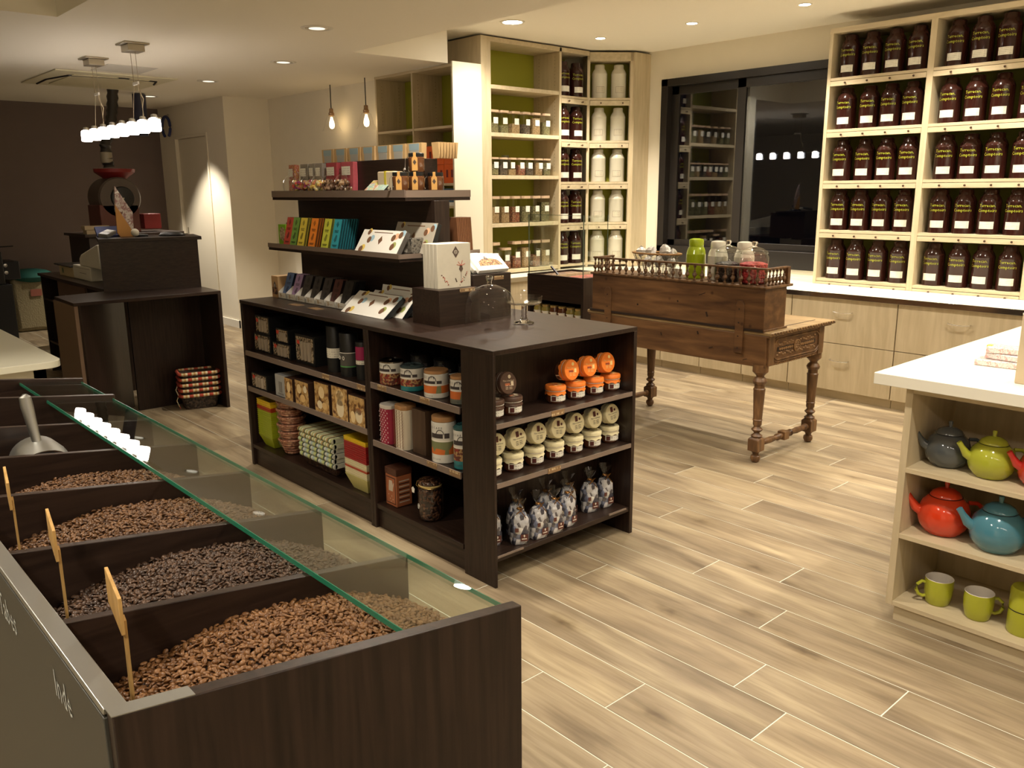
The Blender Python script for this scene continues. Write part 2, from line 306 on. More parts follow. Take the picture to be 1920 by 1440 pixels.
# window: dark sliding frame, two sashes
DF = mat('anthracite_frame', (.018, .015, .013), .3)
wn = obj('window_1', MB().box(4.93, 5.06, WY0, WY0+.07, WZ0, WZ1).box(4.93, 5.06, WY1-.08, WY1, WZ0, WZ1).box(4.93, 5.06, WY0, WY1, WZ1-.07, WZ1).box(4.93, 5.06, WY0, WY1, WZ0, WZ0+.16), DF, sm=0, bevel=.004); wn['kind'] = 'structure'
for a, b_, x in ((WY0+.07, 2.26, 4.97), (2.16, WY1-.08, 5.005)):
    s = obj('sash', MB().box(x, x+.035, a, a+.07, WZ0+.16, WZ1-.07).box(x, x+.035, b_-.09, b_, WZ0+.16, WZ1-.07).box(x, x+.035, a, b_, WZ1-.15, WZ1-.07).box(x, x+.035, a, b_, WZ0+.16, WZ0+.22), DF, wn, sm=0, bevel=.003)
    obj('pane', MB().box(x+.012, x+.018, a+.05, b_-.07, WZ0+.2, WZ1-.13).box(x+.028, x+.032, a+.05, b_-.07, WZ0+.2, WZ1-.13), glass('window_pane', (.7, .72, .75), gl=.9), s, sm=0)
obj('yard', MB().box(5.6, 9, -3, 7, -.12, -.1), mat('dark_yard', (.03, .035, .03), .9))['kind'] = 'structure'
# recessed lamps
LIT = emit('lamp_lens', (1, .92, .78), 45); REFL = mat('lamp_reflector', (.75, .73, .68), .25, .8)
ln = {}
for i, (x, y, z, k) in enumerate(LAMPS):
    if k not in ln:
        r = {'big': .095, 'small': .05, 'deep': .10}[k]; t = thing('recessed_lamp', 'x', 'ceiling lamp', (x, y, z))
        obj('trim_ring', MB().lathe([(r*.8, .0), (r*.86, -.006), (r*1.06, -.004), (r*1.08, 0)], 28), mat('lamp_trim', (.72, .68, .58), .4), t)
        if k == 'deep': obj('reflector', MB().lathe([(r*.8, -.002), (r*.55, -.0045)], 28), REFL, t); obj('lens', MB().lathe([(r*.55, -.0045), (1e-4, -.005)], 20), emit('dim_lens', (1, .9, .7), .7), t)
        else: obj('lens', MB().lathe([(r*.82, -.003), (1e-4, -.004)], 24), LIT, t)
        ln[k] = t
    else: t = dup(ln[k], (x, y, z))
    LB = {0: 'large lit round lamp in the ceiling before the tall tea shelves', 4: 'small lit spot in the ceiling at the angled cabinet of white tins', 5: 'small lit spot in the ceiling above the dark window', 6: 'small lit spot in the ceiling above the left bay of dark jars',
          10: 'unlit-looking silver round lamp nearest in the low ceiling', 11: 'second silver round lamp of the row in the low ceiling', 12: 'third silver round lamp, right of the air conditioner', 13: 'farthest silver round lamp, in the ceiling before the door'}
    t['label'] = LB.get(i, 'recessed round ceiling lamp outside the photo, above %s' % {1: 'the antique desk', 2: 'the aisle by the pale counter', 3: 'the back of the shop', 7: 'the second bay of dark jars', 8: 'the third bay of dark jars', 9: 'the right end of the jar wall', 14: 'the island middle', 15: 'the aisle before the island', 16: 'the aisle behind the camera', 17: 'the island end', 18: 'the bean counter', 19: 'the ivory table', 20: 'the bean counter left side, added for brightness', 21: 'the rear left, added to brighten the foreground'}.get(i, '')); t['group'] = 'recessed ceiling lamps'
# ---------------------------------------------------------------- central island
RAIL = mat('smoky_price_rail', (.20, .15, .12), .25, spec=.6)
isl = thing('display_island', 'long dark wood island shelving unit in the middle of the shop', 'shelf unit')
W_, L_, H_ = .866, 2.242, .995
obj('worktop', MB().box(0, W_, 0, L_, .975, H_), WY, isl, bevel=.0015)
obj('side_panel', MB().box(.003, W_-.003, L_-.025, L_, 0, .975), WZ, isl, bevel=.001)
obj('side_panel', MB().box(.845, .866, .0, L_-.025, 0, .975), WZ, isl, bevel=.001)
obj('corner_panel', MB().box(0, .013, 0, .2, 0, .975), WZ, isl, bevel=.001)
obj('divider', MB().box(.0, .42, .885, .906, 0, .975), WZ, isl, bevel=.001); obj('divider', MB().box(.0, .42, .908, .928, 0, .975), WZ, isl, bevel=.001)
obj('back_panel', MB().box(.013, .845, .2, .215, .02, .975), WZ, isl); obj('back_panel', MB().box(.42, .435, .215, L_-.025, .02, .975), WZ, isl)
obj('kickboard', MB().box(.02, .035, .928, L_-.025, 0, .108), WY, isl); obj('kickboard', MB().box(.02, .035, .215, .885, 0, .105), WY, isl)
for y0, y1, zs in ((.928, L_-.025, (.700, .487, .130)), (.215, .885, (.728, .446, .125))):
    for z in zs:
        s = obj('shelf', MB().box(.006, .42, y0, y1, z-.022, z), WY, isl, bevel=.001)
        if z > .2: obj('price_rail', MB().box(0, .006, y0+.002, y1-.002, z-.027, z+.002), RAIL, s)
for z in (.695, .447, .132):
    s = obj('shelf', MB().box(.013, .845, .006, .2, z-.022, z), WX, isl, bevel=.001)
    if z > .2: obj('price_rail', MB().box(.015, .843, 0, .006, z-.018, z+.002), RAIL, s)
    else: obj('price_rail', MB().box(.015, .16, 0, .006, z-.004, z+.004).box(.70, .82, .0, .006, z-.004, z+.004), RAIL, s)
TAGM = textlines('brass_price_tag', (.25, .15, .07), (.75, .6, .35), 90)
for x0, z in ((.32, .683), (.30, .436)): obj('price_tag', MB().box(x0, x0+.075, -.002, .0, z-.010, z+.014), TAGM, isl)
for y0, z in ((1.26, .690), (.93, .690), (.75, .718), (.42, .718), (.38, .436), (.22, .436), (1.82, .9955), (1.60, .9955)):
    if z > .9: obj('price_tag', MB().box(.10, .15, y0-.07, y0+.03, .995, .996), TAGM, isl)
    else: obj('price_tag', MB().box(-.002, 0, y0, y0+.07, z-.012, z+.012), TAGM, isl)
# --- two-tier stand on the worktop
st = thing('tiered_stand', 'dark wood two-tier display stand on top of the long island', 'display stand', (.43, 1.55, .995))
obj('spine_panel', MB().box(-.04, .04, -.67, .65, 0, .56), WY, st, bevel=.001)
obj('end_board', MB().box(-.045, .045, -.69, -.67, 0, .56), WZ, st, bevel=.001)
for x0, x1, y0, y1, z0, z1 in ((-.19, .20, -.66, .67, .56, .605), (-.24, .25, -.665, .66, .278, .312)):
    s = obj('shelf', MB().box(x0, x1, y0, y1, z0, z1), WY, st, bevel=.001); obj('price_rail', MB().box(x0-.004, x0, y0, y1, z0+.016, z1+.006), RAIL, s)
    obj('price_rail', MB().box(x0, x1, y0-.004, y0, z0+.016, z1+.004), RAIL, s)
obj('top_riser', MB().box(-.06, .10, -.53, .42, .605, .760), WY, st, bevel=.001)
# --- emblem helper: a diamond with a light ring
EMB = mat('emblem_brown', (.10, .07, .055), .5); EML = mat('emblem_pale', (.62, .56, .46), .5)
def diamond(s, d=.0006):
    m = MB(); m.prism([(-s*.72, 0), (0, -s), (s*.72, 0), (0, s)], 0, d, 0); m.lathe([(s*.34, d), (s*.34, d*1.7), (s*.27, d*1.7), (s*.27, d)], 14, m=1)
    for k in (-.12, .08): m.box(-s*.2, s*.2, s*k, s*(k+.07), d, d*1.7, 1)
    return m
# --- glass cloche, cake stand
dm = thing('glass_cloche', 'clear glass dome with knob on the island worktop', 'glass dome', (.415, .50, .995))
obj('dome', MB().lathe([(.118, .002), (.116, .08), (.110, .115), (.096, .148), (.07, .172), (.03, .186), (.001, .189)], 40), GLASS, dm)
SOLIDG = mat('thick_glass', (.9, .9, .9), .03, trans=1, ior=1.45)
obj('knob', MB().lathe([(.001, .185), (.012, .187), (.010, .2), (.017, .218), (.016, .226), (.001, .228)], 20), SOLIDG, dm)
cs = thing('glass_cake_stand', 'footed clear glass cake stand beside the glass dome', 'cake stand', (.565, .43, .995))
obj('foot', MB().lathe([(.001, .004), (.045, .002), (.047, .006), (.02, .016), (.014, .028), (.013, .082), (.022, .09), (.001, .09)], 28), SOLIDG, cs)
obj('plate', MB().lathe([(.001, .091), (.07, .092), (.082, .1), (.085, .128), (.083, .128), (.079, .102), (.068, .096), (.001, .095)], 36), GLASS, cs)
# --- riser boxes and gift boxes
rb = thing('riser_block', 'low dark wood riser box under the pale gift boxes', 'riser', (.333, .715, .995)); obj('block', MB().box(-.12, .115, -.10, .108, 0, .165), WX, rb, bevel=.001)
obj('price_tag', MB().box(0, .085, -.108, -.1, .150, .166), TAGM, rb)
rb = thing('riser_block', 'taller dark wood riser box under the white nut boxes', 'riser', (.60, .76, .995)); obj('block', MB().box(-.149, .09, -.1, .1, 0, .215), WX, rb, bevel=.001)
obj('price_tag', MB().box(-.02, .04, -.104, -.1, .185, .203), TAGM, rb)
GB = mat('pale_gift_card', (.60, .56, .46), .55, var=.06, vscale=40)
gb = thing('gift_box', 'x', 'box', (.345, .681, 1.16), group='pale gift boxes standing upright on the low riser')
obj('carton', MB().box(-.098, .098, -.013, .013, 0, .204), GB, gb, bevel=.0015)
for i in range(1, 4): dup(gb, (.345, .681+i*.0275, 1.16), label='pale upright gift box, %s behind the front one' % ORD[i-1])
gb['label'] = 'front pale gift box printed with flowers and a dark diamond'
RED = mat('print_red', (.5, .08, .05), .5)
obj('emblem', MB().add(diamond(.027), T(.01, 0, 0)), [EMB, EML], gb, (0, -.0132, .165), (PI/2, 0, 0))
fl_ = MB(); random.seed(3)
for sx in (-1, 1):
    for i in range(16):
        t_ = i/15; fl_.add(MB().prism([(-.003, 0), (0, -.002), (.004, 0), (0, .003)], 0, .0004, random.choice((0, 0, 1))), T(sx*(.075-.04*t_)+random.uniform(-.006, .006), .065-.05*t_+random.uniform(-.005, .005), 0))
fl_.add(MB().prism([(-.012, 0), (0, -.016), (.012, 0), (.006, .016), (-.006, .016)], 0, .0005, 1), T(.04, .085, 0))
for a in (20, 70, 130, 165): fl_.add(MB().box(0, .026, -.0012, .0012, 0, .0005, 0), T(.04, .10, 0) @ RZ(a))
fl_.box(.039, .041, .02, .075, 0, .0004, 1).add(MB().box(-.003, .003, -.01, .01, 0, .0005, 1), T(.01, .035, 0) @ RZ(25))
obj('flower_print', fl_, [RED, EMB], gb, (0, -.0132, 0), (PI/2, 0, 0))
NUTS = blobs('mixed_nuts', [(.30, .14, .05), (.48, .27, .11), (.16, .07, .03), (.55, .38, .2)], 160)
nb = thing('nut_box', 'x', 'box', (.60, .69, 1.211), group='white nut boxes leaning on the taller riser')
m = MB(); m.add(MB().box(-.095, .095, 0, .112, 0, .022), RX(38)); obj('carton', m, WHITEC, nb, bevel=.002)
obj('window', MB().add(MB().prism([(-.07, .03), (.075, .03), (.06, .066), (.02, .08), (-.03, .078), (-.062, .06)], .0222, .0226), RX(38)), NUTS, nb)
obj('emblem', MB().add(diamond(.014), RX(38) @ T(-.005, .082, .0228) @ RZ(12)), [EMB, EML], nb)
for i in range(1, 5): d_ = dup(nb, (.60-.012*i, .69+i*.024, 1.211), label='white nut box leaning, %s behind the front one' % ORD[i-1])
nb['label'] = 'front leaning white box with a window of mixed nuts'
# --- chocolate bars, middle shelf
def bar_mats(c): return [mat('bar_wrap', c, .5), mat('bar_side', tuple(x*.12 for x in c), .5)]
def bar(c, label, w=.076, h=.158, tilt=14):
    t = thing('chocolate_bar', label, 'chocolate bar'); M = RZ(-90) @ RX(-tilt)
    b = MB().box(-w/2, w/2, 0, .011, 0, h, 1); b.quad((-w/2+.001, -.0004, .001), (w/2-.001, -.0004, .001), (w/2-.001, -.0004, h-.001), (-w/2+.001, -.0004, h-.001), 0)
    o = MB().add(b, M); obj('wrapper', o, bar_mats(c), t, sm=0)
    e = MB().add(diamond(w*.22), M @ T(0, -.0006, h*.82) @ FY); k = len(e.v)
    for i, (a, z) in enumerate(((.26, .60), (.22, .55), (.3, .12), (.24, .09))): e.add(MB().box(-w*a, w*a, -.0009, 0, h*z, h*z+.0045, 0), M @ T(0, -.0006, 0))
    e.add(MB().prism([(-w*.2, h*.30), (-w*.05, h*.22), (w*.12, h*.28), (w*.18, h*.45), (0, h*.48)], 0, .0004), M @ T(0, -.0006, 0) @ FY)
    obj('print', e, [mat('bar_ink', tuple(x*.35 for x in c), .5), mat('bar_ring', tuple(x*.7 for x in c), .5)], t, sm=0); return t
BARS = [('red', (.50, .06, .035), 2.018, 1), ('green', (.16, .32, .05), 1.945, 2), ('yellow', (.72, .58, .06), 1.86, 2), ('orange', (.80, .24, .02), 1.74, 4), ('lime green', (.55, .58, .06), 1.60, 1), ('turquoise blue', (.03, .33, .42), 1.50, 6)]
for nm, c, y, n in BARS:
    b0 = bar(c, 'x'); g = 'chocolate bars on the middle tier of the stand'; b0['group'] = g
    b0.location = (.205, y, 1.3075); b0['label'] = '%s chocolate bar leaning at the front of the middle tier' % nm
    for i in range(1, n+1): dup(b0, (.205+.0125*i, y-.004*i, 1.3075), label='%s chocolate bar on the middle tier, %s behind the front one' % (nm, ORD[i-1]))
gx = thing('green_sweet_box', 'bright green box with a bird picture, left on the middle tier', 'box', (.255, 2.10, 1.3075))
obj('carton', MB().box(-.03, .03, -.045, .045, 0, .112), mat('green_card', (.20, .42, .02), .4), gx, bevel=.001)
obj('picture', MB().prism([(-.03, .03), (.02, .015), (.035, .05), (.03, .09), (-.01, .10), (-.03, .07)], 0, .0006), blobs('brown_print', [(.12, .07, .04), (.35, .25, .15), (.5, .45, .35)], 60, kind='N', bump=0), gx, (-.0303, 0, 0), (PI/2, 0, -PI/2))
tr = thing('hook_tag', 'thin dark sign plate behind the green sweet box', 'sign', (.30, 2.1, 1.3075)); obj('plate', MB().box(0, .004, -.07, .09, .100, .118).box(0, .004, -.003, .003, 0, .1), BLACK, tr)
# --- flat white assortment boxes with round chocolates printed
DISC = [mat('choc_disc', (.17, .085, .045), .45), mat('print_yellow', (.75, .55, .12), .5), mat('print_blue', (.35, .52, .62), .5), mat('print_peach', (.8, .45, .28), .5), mat('print_green', (.35, .4, .12), .5)]
def assort(label, w, h, loc, tilt, side=BLACK, seed=1, th=.026, dull=False):
    t = thing('assortment_box', label, 'box', loc, group='flat assortment boxes on the island'); M = RZ(-90) @ RX(-tilt)
    obj('tray', MB().add(MB().box(-w/2, w/2, .001, th, 0, h), M), side, t, bevel=.001)
    m = MB().add(MB().box(-w/2, w/2, -.001, .001, 0, h), M); f = M @ T(0, -.0011, 0) @ FY; rnd = random.Random(seed); n = len(m.f)
    obj('lid', m, mat('silvery_card', (.42, .38, .31), .35) if dull else WHITEC, t)
    p = MB()
    for i, (fx, fy) in enumerate(((-.34, .88), (-.27, .55), (.28, .68), (.33, .30), (-.38, .12), (.42, .82))):
        r = w*.05*(1 if i else .8); p.add(MB().lathe([(r, 0), (1e-4, .0001)], 16), f @ T(fx*w+rnd.uniform(-.01, .01)+r*.8, fy*h+r*.5, .0002), 1+i % 4).add(MB().lathe([(r*.92, 0), (1e-4, .0002)], 16), f @ T(fx*w, fy*h, .0005) @ Matrix.Scale(1.1, 4, (0, 1, 0)), 0)
    p.add(diamond(w*.065), f @ T(0, h*.55, .0004), 0).add(MB().box(-w*.22, w*.22, h*.87, h*.90, 0, .0005), f, 0)
    obj('print', p, DISC, t, sm=0); return t
assort('white assortment box with chocolate discs, front of the middle tier', .365, .125, (.20, 1.108, 1.3075), 32, dull=False, side=mat('grey_tray', (.1, .09, .08), .3))
assort('silvery film-wrapped assortment box, behind at the right of the middle tier', .33, .155, (.315, .985, 1.3075), 22, dull=True, seed=4)
assort('bright white assortment box leaning on the island worktop', .39, .155, (.16, 1.19, .996), 50, seed=2)
assort('second white assortment box, leaning behind the bright one on the worktop', .37, .14, (.235, 1.13, .996), 42, seed=5)
assort('third white assortment box, upright behind the others on the worktop', .34, .14, (.315, 1.10, .996), 14, seed=6)
fb = thing('film_packet', 'small dark film-wrapped packet at the right end of the middle tier', 'packet', (.30, .915, 1.3075)); obj('body', MB().box(-.03, .05, -.02, .02, 0, .075), blobs('dark_film', [(.03, .025, .02), (.2, .18, .15), (.02, .02, .02)], 50, rough=.15, kind='N'), fb, bevel=.004)
# brown bars pack to the right on the far side of the stand
bp = thing('bar_pack', 'fan of slim brown bars at the far right of the middle tier', 'bar pack', (.60, .93, 1.3075))
for i in range(9): obj('bar', MB().add(MB().box(-.004, .004, -.04, .04, 0, .165), T(-.045+i*.0105, 0, 0) @ RY(-4)), mat('brown_wrap', (.16, .065, .03), .45) if i == 0 else bp_m, bp) if i else obj('bar', MB().add(MB().box(-.004, .004, -.04, .04, 0, .165), T(-.045, 0, 0) @ RY(-4)), globals().setdefault('bp_m', mat('brown_wrap', (.17, .07, .03), .45)), bp)
# --- white card trays with bars on the worktop
CT = mat('tray_card', (.66, .63, .56), .5)
def tray(y, label):
    t = thing('counter_tray', label, 'display tray', (.20, y, .996), group='white card trays of bars on the worktop'); w = .047
    m = MB().box(0, .15, -w, w, 0, .002)
    m.box(0, .0015, -w, w, 0, .034)
    for s in (-1, 1):
        y0 = s*w; n = len(m.v); m.v += [(0, y0, .002), (.15, y0, .002), (.15, y0, .085), (.045, y0, .072), (0, y0, .036), (0, y0-s*.0015, .002), (.15, y0-s*.0015, .002), (.15, y0-s*.0015, .085), (.045, y0-s*.0015, .072), (0, y0-s*.0015, .036)]
        m.face((n, n+1, n+2, n+3, n+4)); m.face((n+9, n+8, n+7, n+6, n+5)); 
        for a in range(5): b = (a+1) % 5; m.face((n+a, n+b, n+5+b, n+5+a))
    obj('card', m, CT, t, sm=0); obj('emblem', MB().add(diamond(.013), T(-.0005, .018, .019) @ FX).add(MB().box(-.02, .012, -.001, .001, 0, .0004), T(-.0005, -.012, .016) @ FX), [mat('emblem_gold', (.35, .22, .08), .5) if 'eg' not in globals() else eg, EML], t, sm=0); return t
TR = [('blue', (.10, .17, .36), 1), ('lilac', (.42, .28, .50), 3), ('dark grey', (.05, .04, .035), 2), ('charcoal', (.045, .037, .03), 2), ('slate grey', (.05, .042, .04), 5), ('brown', (.09, .03, .025), 2), ('black', (.018, .016, .016), 5)]
for i, (nm, c, n) in enumerate(TR):
    y = 2.10-i*.1075; tray(y, 'white card tray holding %s bars on the worktop' % nm)
    b0 = bar(c, 'front %s chocolate bar in its white tray on the worktop' % nm, .082, .150, 20); b0['group'] = 'chocolate bars in the white trays'; b0.location = (.215, y, .999)
    for k in range(1, n+1): dup(b0, (.215+k*.0128, y, .999), label='%s bar in a white tray, %s behind the front one' % (nm, ORD[k-1]))
cb = thing('cardboard_box', 'small brown cardboard box at the left end of the worktop', 'box', (.25, 2.195, .995)); obj('carton', MB().box(-.045, .07, -.04, .04, 0, .125), KRAFT, cb, bevel=.001)
obj('emblem', diamond(.026), [EMB, EML], cb, (-.0455, 0, .07), (PI/2, 0, -PI/2))
obj('photo_print', MB().box(-.03, .03, -.0004, .0004, .018, .06), blobs('choc_photo', [(.06, .03, .02), (.3, .15, .08)], 90), cb, (-.046, 0, 0), (0, 0, PI/2))
# --- top tier
CAND = [blobs('mixed_candy', [(.7, .1, .05), (.8, .65, .2), (.35, .05, .2), (.7, .6, .5), (.75, .35, .08)], 55, rough=.25), blobs('pink_candy', [(.35, .04, .12), (.6, .35, .1), (.5, .4, .35)], 60, rough=.25), blobs('yellow_candy', [(.85, .62, .15), (.8, .7, .4), (.6, .2, .1)], 60, rough=.25),
        blobs('brown_candy', [(.12, .055, .03), (.4, .25, .15), (.2, .1, .05)], 60, rough=.25), blobs('gold_candy', [(.3, .17, .08), (.6, .45, .3), (.1, .05, .03)], 60, rough=.25)]
FILM = glass('cellophane', gl=.6)
for i, (y, cm, nm) in enumerate(((2.13, None, 'empty-looking clear'), (2.02, 0, 'red and gold'), (1.92, 1, 'pink and purple'), (1.81, 2, 'yellow'), (1.69, 3, 'brown'), (1.56, 4, 'bronze'))):
    t = thing('sweet_bag', 'clear bag of %s foil sweets on the top tier' % nm, 'bag of sweets', (.31, y, 1.60), group='clear sweet bags on the top tier')
    if cm is not None:
        m = MB(); rn = random.Random(i)
        for q in range(34):
            h_ = rn.random(); m.sph((rn.uniform(-.028, .028)*(1-h_*.4), rn.uniform(-.045, .045)*(1-h_*.3), .013+h_*.042), .0125, 8)
        obj('sweets', m, CAND[cm], t, kind='stuff')
    b = MB(); P = [(.052, 0), (.058, .03), (.055, .06), (.03, .085), (.008, .092), (.02, .112)]
    b.lathe(P, 16); b.v = [(x*.62, y_*1.0, z) for x, y_, z in b.v]; obj('film', b, FILM, t)
PK = [('grey printed', (.30, .27, .22), 2.02, .085), ('second grey printed', (.33, .30, .25), 1.93, .06), ('mottled red and gold', None, 2.165, .07), ('third grey printed', (.34, .3, .26), 1.855, .07), ('pink', (.40, .07, .08), 1.72, .11), ('glossy pink', (.48, .10, .12), 1.56, .12)]
for nm, c, y, w in PK:
    t = thing('sweet_carton', '%s carton standing behind the bags, top tier' % nm, 'box', (.352, y, 1.60)); mm = mat('carton_print', c, .25, var=.15, vscale=70) if c else blobs('carton_mottled', [(.6, .4, .1), (.4, .08, .05), (.6, .5, .4)], 60, kind='N', bump=0)
    obj('carton', MB().add(MB().box(-.015, .015, -w/2, w/2, 0, .152), RY(3)), mm, t, bevel=.001); obj('print', MB().box(-.0165, -.0155, -w*.35, w*.35, .085, .13), LABEL, t)
bx = thing('picture_box', 'slanting box with a bright pastel cover on the top tier', 'box', (.262, 1.20, 1.60)); M = RZ(-90) @ RX(-50)
obj('tray', MB().add(MB().box(-.085, .085, .002, .04, 0, .085), M), BLACK, bx, bevel=.001); obj('cover', MB().add(MB().box(-.085, .085, 0, .002, 0, .085), M), blobs('pastel_print', [(.75, .75, .2), (.6, .3, .25), (.8, .75, .6), (.35, .6, .6), (.75, .7, .35)], 26, kind='N', bump=0, rough=.25), bx)
sf = thing('ribbon_packet', 'cream ribboned packet behind the slanting picture box', 'packet', (.33, 1.14, 1.60)); obj('body', MB().box(-.03, .03, -.07, .07, 0, .095), mat('cream_pack', (.6, .5, .35), .5), sf, bevel=.006); obj('ribbon', MB().box(-.0315, .0315, -.008, .008, 0, .097), mat('yellow_ribbon', (.6, .5, .05), .4), sf)
HON = mat('caramel_jar', (.13, .045, .015), .08, coat=1)
jr = thing('caramel_jar', 'x', 'jar', (.275, .975, 1.6), group='dark caramel jars with kraft tags')
obj('jar', MB().lathe([(1e-3, 0), (.036, 0), (.04, .006), (.04, .066), (.034, .073)], 24), HON, jr); obj('lid', MB().lathe([(.037, .070), (.038, .072), (.038, .086), (.036, .088), (1e-3, .088)], 24), BLACK, jr)
M = RZ(-62) @ T(.012, -.0415, 0); obj('tag', MB().add(MB().prism([(-.015, .006), (.015, .006), (.015, .062), (.007, .072), (.007, .09), (-.007, .09), (-.007, .072), (-.015, .062)], 0, .0008), M @ FY).add(MB().add(diamond(.013), M @ T(0, -.001, .045) @ FY), m=1), [mat('kraft_tag', (.62, .34, .10), .6), EMB], jr)
obj('spoon_charm', MB().tube([(-.030, .030, .07), (-.042, .03, .06), (-.045, .03, .02)], .0015, 6).sph((-.046, .03, .012), .009, 10), CHROME, jr)
for x, y, z, l in ((.368, .975, 1.6, 'caramel jar in the middle of the bottom three, top tier'), (.37, .975, 1.689, 'caramel jar stacked on top of the middle one'), (.475, .965, 1.6, 'rightmost caramel jar at the end of the top tier')): dup(jr, (x, y, z), label=l)
jr['label'] = 'leftmost caramel jar with kraft tag, end of the top tier'
BL = [mat('kraft_pouch', (.62, .42, .20), .6), mat('pale_blue_label', (.33, .45, .50), .4), mat('pale_grey_label', (.45, .44, .40), .4)]
pk = thing('kraft_pouch', 'x', 'packet', (.43, 1.9, 1.755), group='kraft packets in a row on the top riser')
m = MB().add(MB().prism([(-.058, 0), (.058, 0), (.062, .075), (-.062, .075)], -.03, 0, 0), FX); m.add(MB().prism([(-.035, .002), (.035, .002), (.042, .07), (-.042, .07)], 0, .001, 2).prism([(-.041, .04), (.041, .04), (.042, .071), (-.042, .071)], .001, .0015, 1), FX)
obj('pouch', m, BL, pk, sm=0)
for i in range(1, 7): dup(pk, (.43, 1.90-.138*i, 1.755), label='kraft packet, %s from the left on the top riser' % ORD[i])
pk['label'] = 'leftmost kraft packet on the top riser'
zz = thing('card_stack', 'stack of folded kraft cards at the right end of the top riser', 'cards', (.50, .985, 1.755))
for i in range(7): obj('card', MB().add(MB().prism([(-.008, .075), (0, 0), (.008, .075)], -.002, .05), T(-.02+i*.018, -.0, 0) @ FY), BL[0], zz)
# ---------------------------------------------------------------- goods on the island shelves
REDT = mat('red_flash', (.6, .06, .03), .4); CLEARP = mat('coffee_glass', (.09, .07, .055), .08, coat=1)
GLO = blobs('glassware_photo', [(.02, .018, .016), (.05, .04, .03), (.28, .2, .12), (.5, .42, .3), (.03, .02, .02)], 48, kind='N', bump=0, rough=.25)
def gbox(y0, y1, z, h, label, x=.05, d=.13, zz=.7):
    t = thing('glassware_box', label, 'box', (x, (y0+y1)/2, z), group='black boxes of glassware on the island'); w = (y1-y0)/2
    obj('carton', MB().box(0, d, -w, w, 0, h), BLACK, t, bevel=.001)
    obj('picture', MB().quad((-.0008, w*.92, h*.10), (-.0008, -w*.88, h*.10), (-.0008, -w*.88, h*.92), (-.0008, w*.92, h*.92)), GLO, t, sm=0)
    m = MB()
    for k in (-.2, .15, .5):
        m.add(MB().lathe([(1e-3, h*.15), (w*.13, h*.15), (w*.17, h*.8), (w*.15, h*.8)], 8, a0=PI*.5, a1=PI*1.5), T(0, -w*k, 0))
    obj('glass_print', m, mat('glass_print', (.33, .27, .2), .3) if 'gpm' not in globals() else gpm, t)
    obj('flash_label', MB().add(MB().prism([(-.02, -.008), (.02, -.012), (.02, .008), (-.02, .012)], 0, .0006), T(-.0015, w*.6, h*.72) @ FX), REDT, t, sm=0)
# upper left shelf z .700
gbox(1.985, 2.19, .7, .105, 'bottom black glassware box at the left end of the top shelf'); gbox(2.0, 2.17, .8055, .105, 'black glassware box stacked on the leftmost one, top shelf', x=.055)
gbox(1.755, 1.96, .7, .082, 'second black glassware box on the top shelf, low one'); gbox(1.79, 1.93, .7825, .078, 'small black glassware box stacked on the low one', x=.06)
gbox(1.495, 1.70, .7, .158, 'tall black box with a milk glass picture, top shelf middle', x=.055)
def cyl(x, y, z, r, h, label, bands, tb=BLACK, lid=None):
    t = thing('tube_tin', label, 'tube', (x, y, z), group='round tubes on the top shelf'); obj('tube', MB().lathe([(1e-3, 0), (r, 0), (r, h), (r*.97, h+.002), (1e-3, h+.002)], 24), tb, t)
    for a, b, c in bands: obj('band', MB().lathe([(r+.0006, a), (r+.0006, b)], 24), c, t, label=None)
    return t
GRP = mat('green_print', (.10, .35, .10), .4); DKP = mat('grey_print', (.09, .085, .075), .4)
cyl(.085, 1.335, .7, .042, .235, 'black tube with a white paper band on the top shelf', [(.075, .125, LABEL)])
t = cyl(.085, 1.20, .7, .046, .215, 'black tube with a green ring and grey cup pictures', [(.055, .115, DKP), (.048, .054, GRP), (.118, .122, PAPER)])
obj('cup_print', MB().add(MB().lathe([(.010, 0), (.010, .001), (.006, .001), (.006, 0)], 14), T(-.047, .012, .095) @ FX).add(MB().lathe([(.010, 0), (.010, .001), (.006, .001), (.006, 0)], 14), T(-.046, -.02, .095) @ FX), PAPER, t)
cyl(.085, 1.075, .7, .034, .185, 'dark tube with a raspberry red upper half, hang tag beside', [(.10, .165, mat('raspberry', (.35, .02, .09), .4)), (.078, .098, LABEL)])
cyl(.085, .99, .7, .034, .185, 'dark tube with blue and white tag, right end of the shelf', [(.14, .17, mat('blue_tag', (.05, .08, .3), .4)), (.078, .098, LABEL)])
# middle left shelf z .487
gbox(1.99, 2.18, .487, .092, 'wide black glassware box with red labels, middle shelf left', x=.012)
t = thing('glass_carton', 'pale grey carton with a glass picture, middle shelf', 'box', (.02, 1.838, .487)); obj('carton', MB().box(0, .12, -.062, .062, 0, .122), mat('pale_grey_card', (.42, .42, .40), .45), t, bevel=.001)
obj('print', MB().add(MB().prism([(-.018, -.03), (.018, -.03), (.02, .03), (-.02, .03)], 0, .0005), T(-.001, 0, .055) @ FX).box(-.0012, -.0005, -.03, .03, .01, .02), mat('glass_grey', (.25, .24, .22), .4), t, sm=0)
FOODP = blobs('coffee_cake_photo', [(.05, .02, .01), (.22, .10, .03), (.50, .30, .10), (.62, .42, .18), (.14, .05, .02)], 26, kind='N', bump=0, rough=.3)
CUPP = [mat('cream_foam', (.72, .48, .20), .5), mat('cream_light', (.82, .62, .32), .5), mat('cup_ivory', (.80, .68, .45), .5), mat('cup_coffee', (.45, .17, .05), .5)]
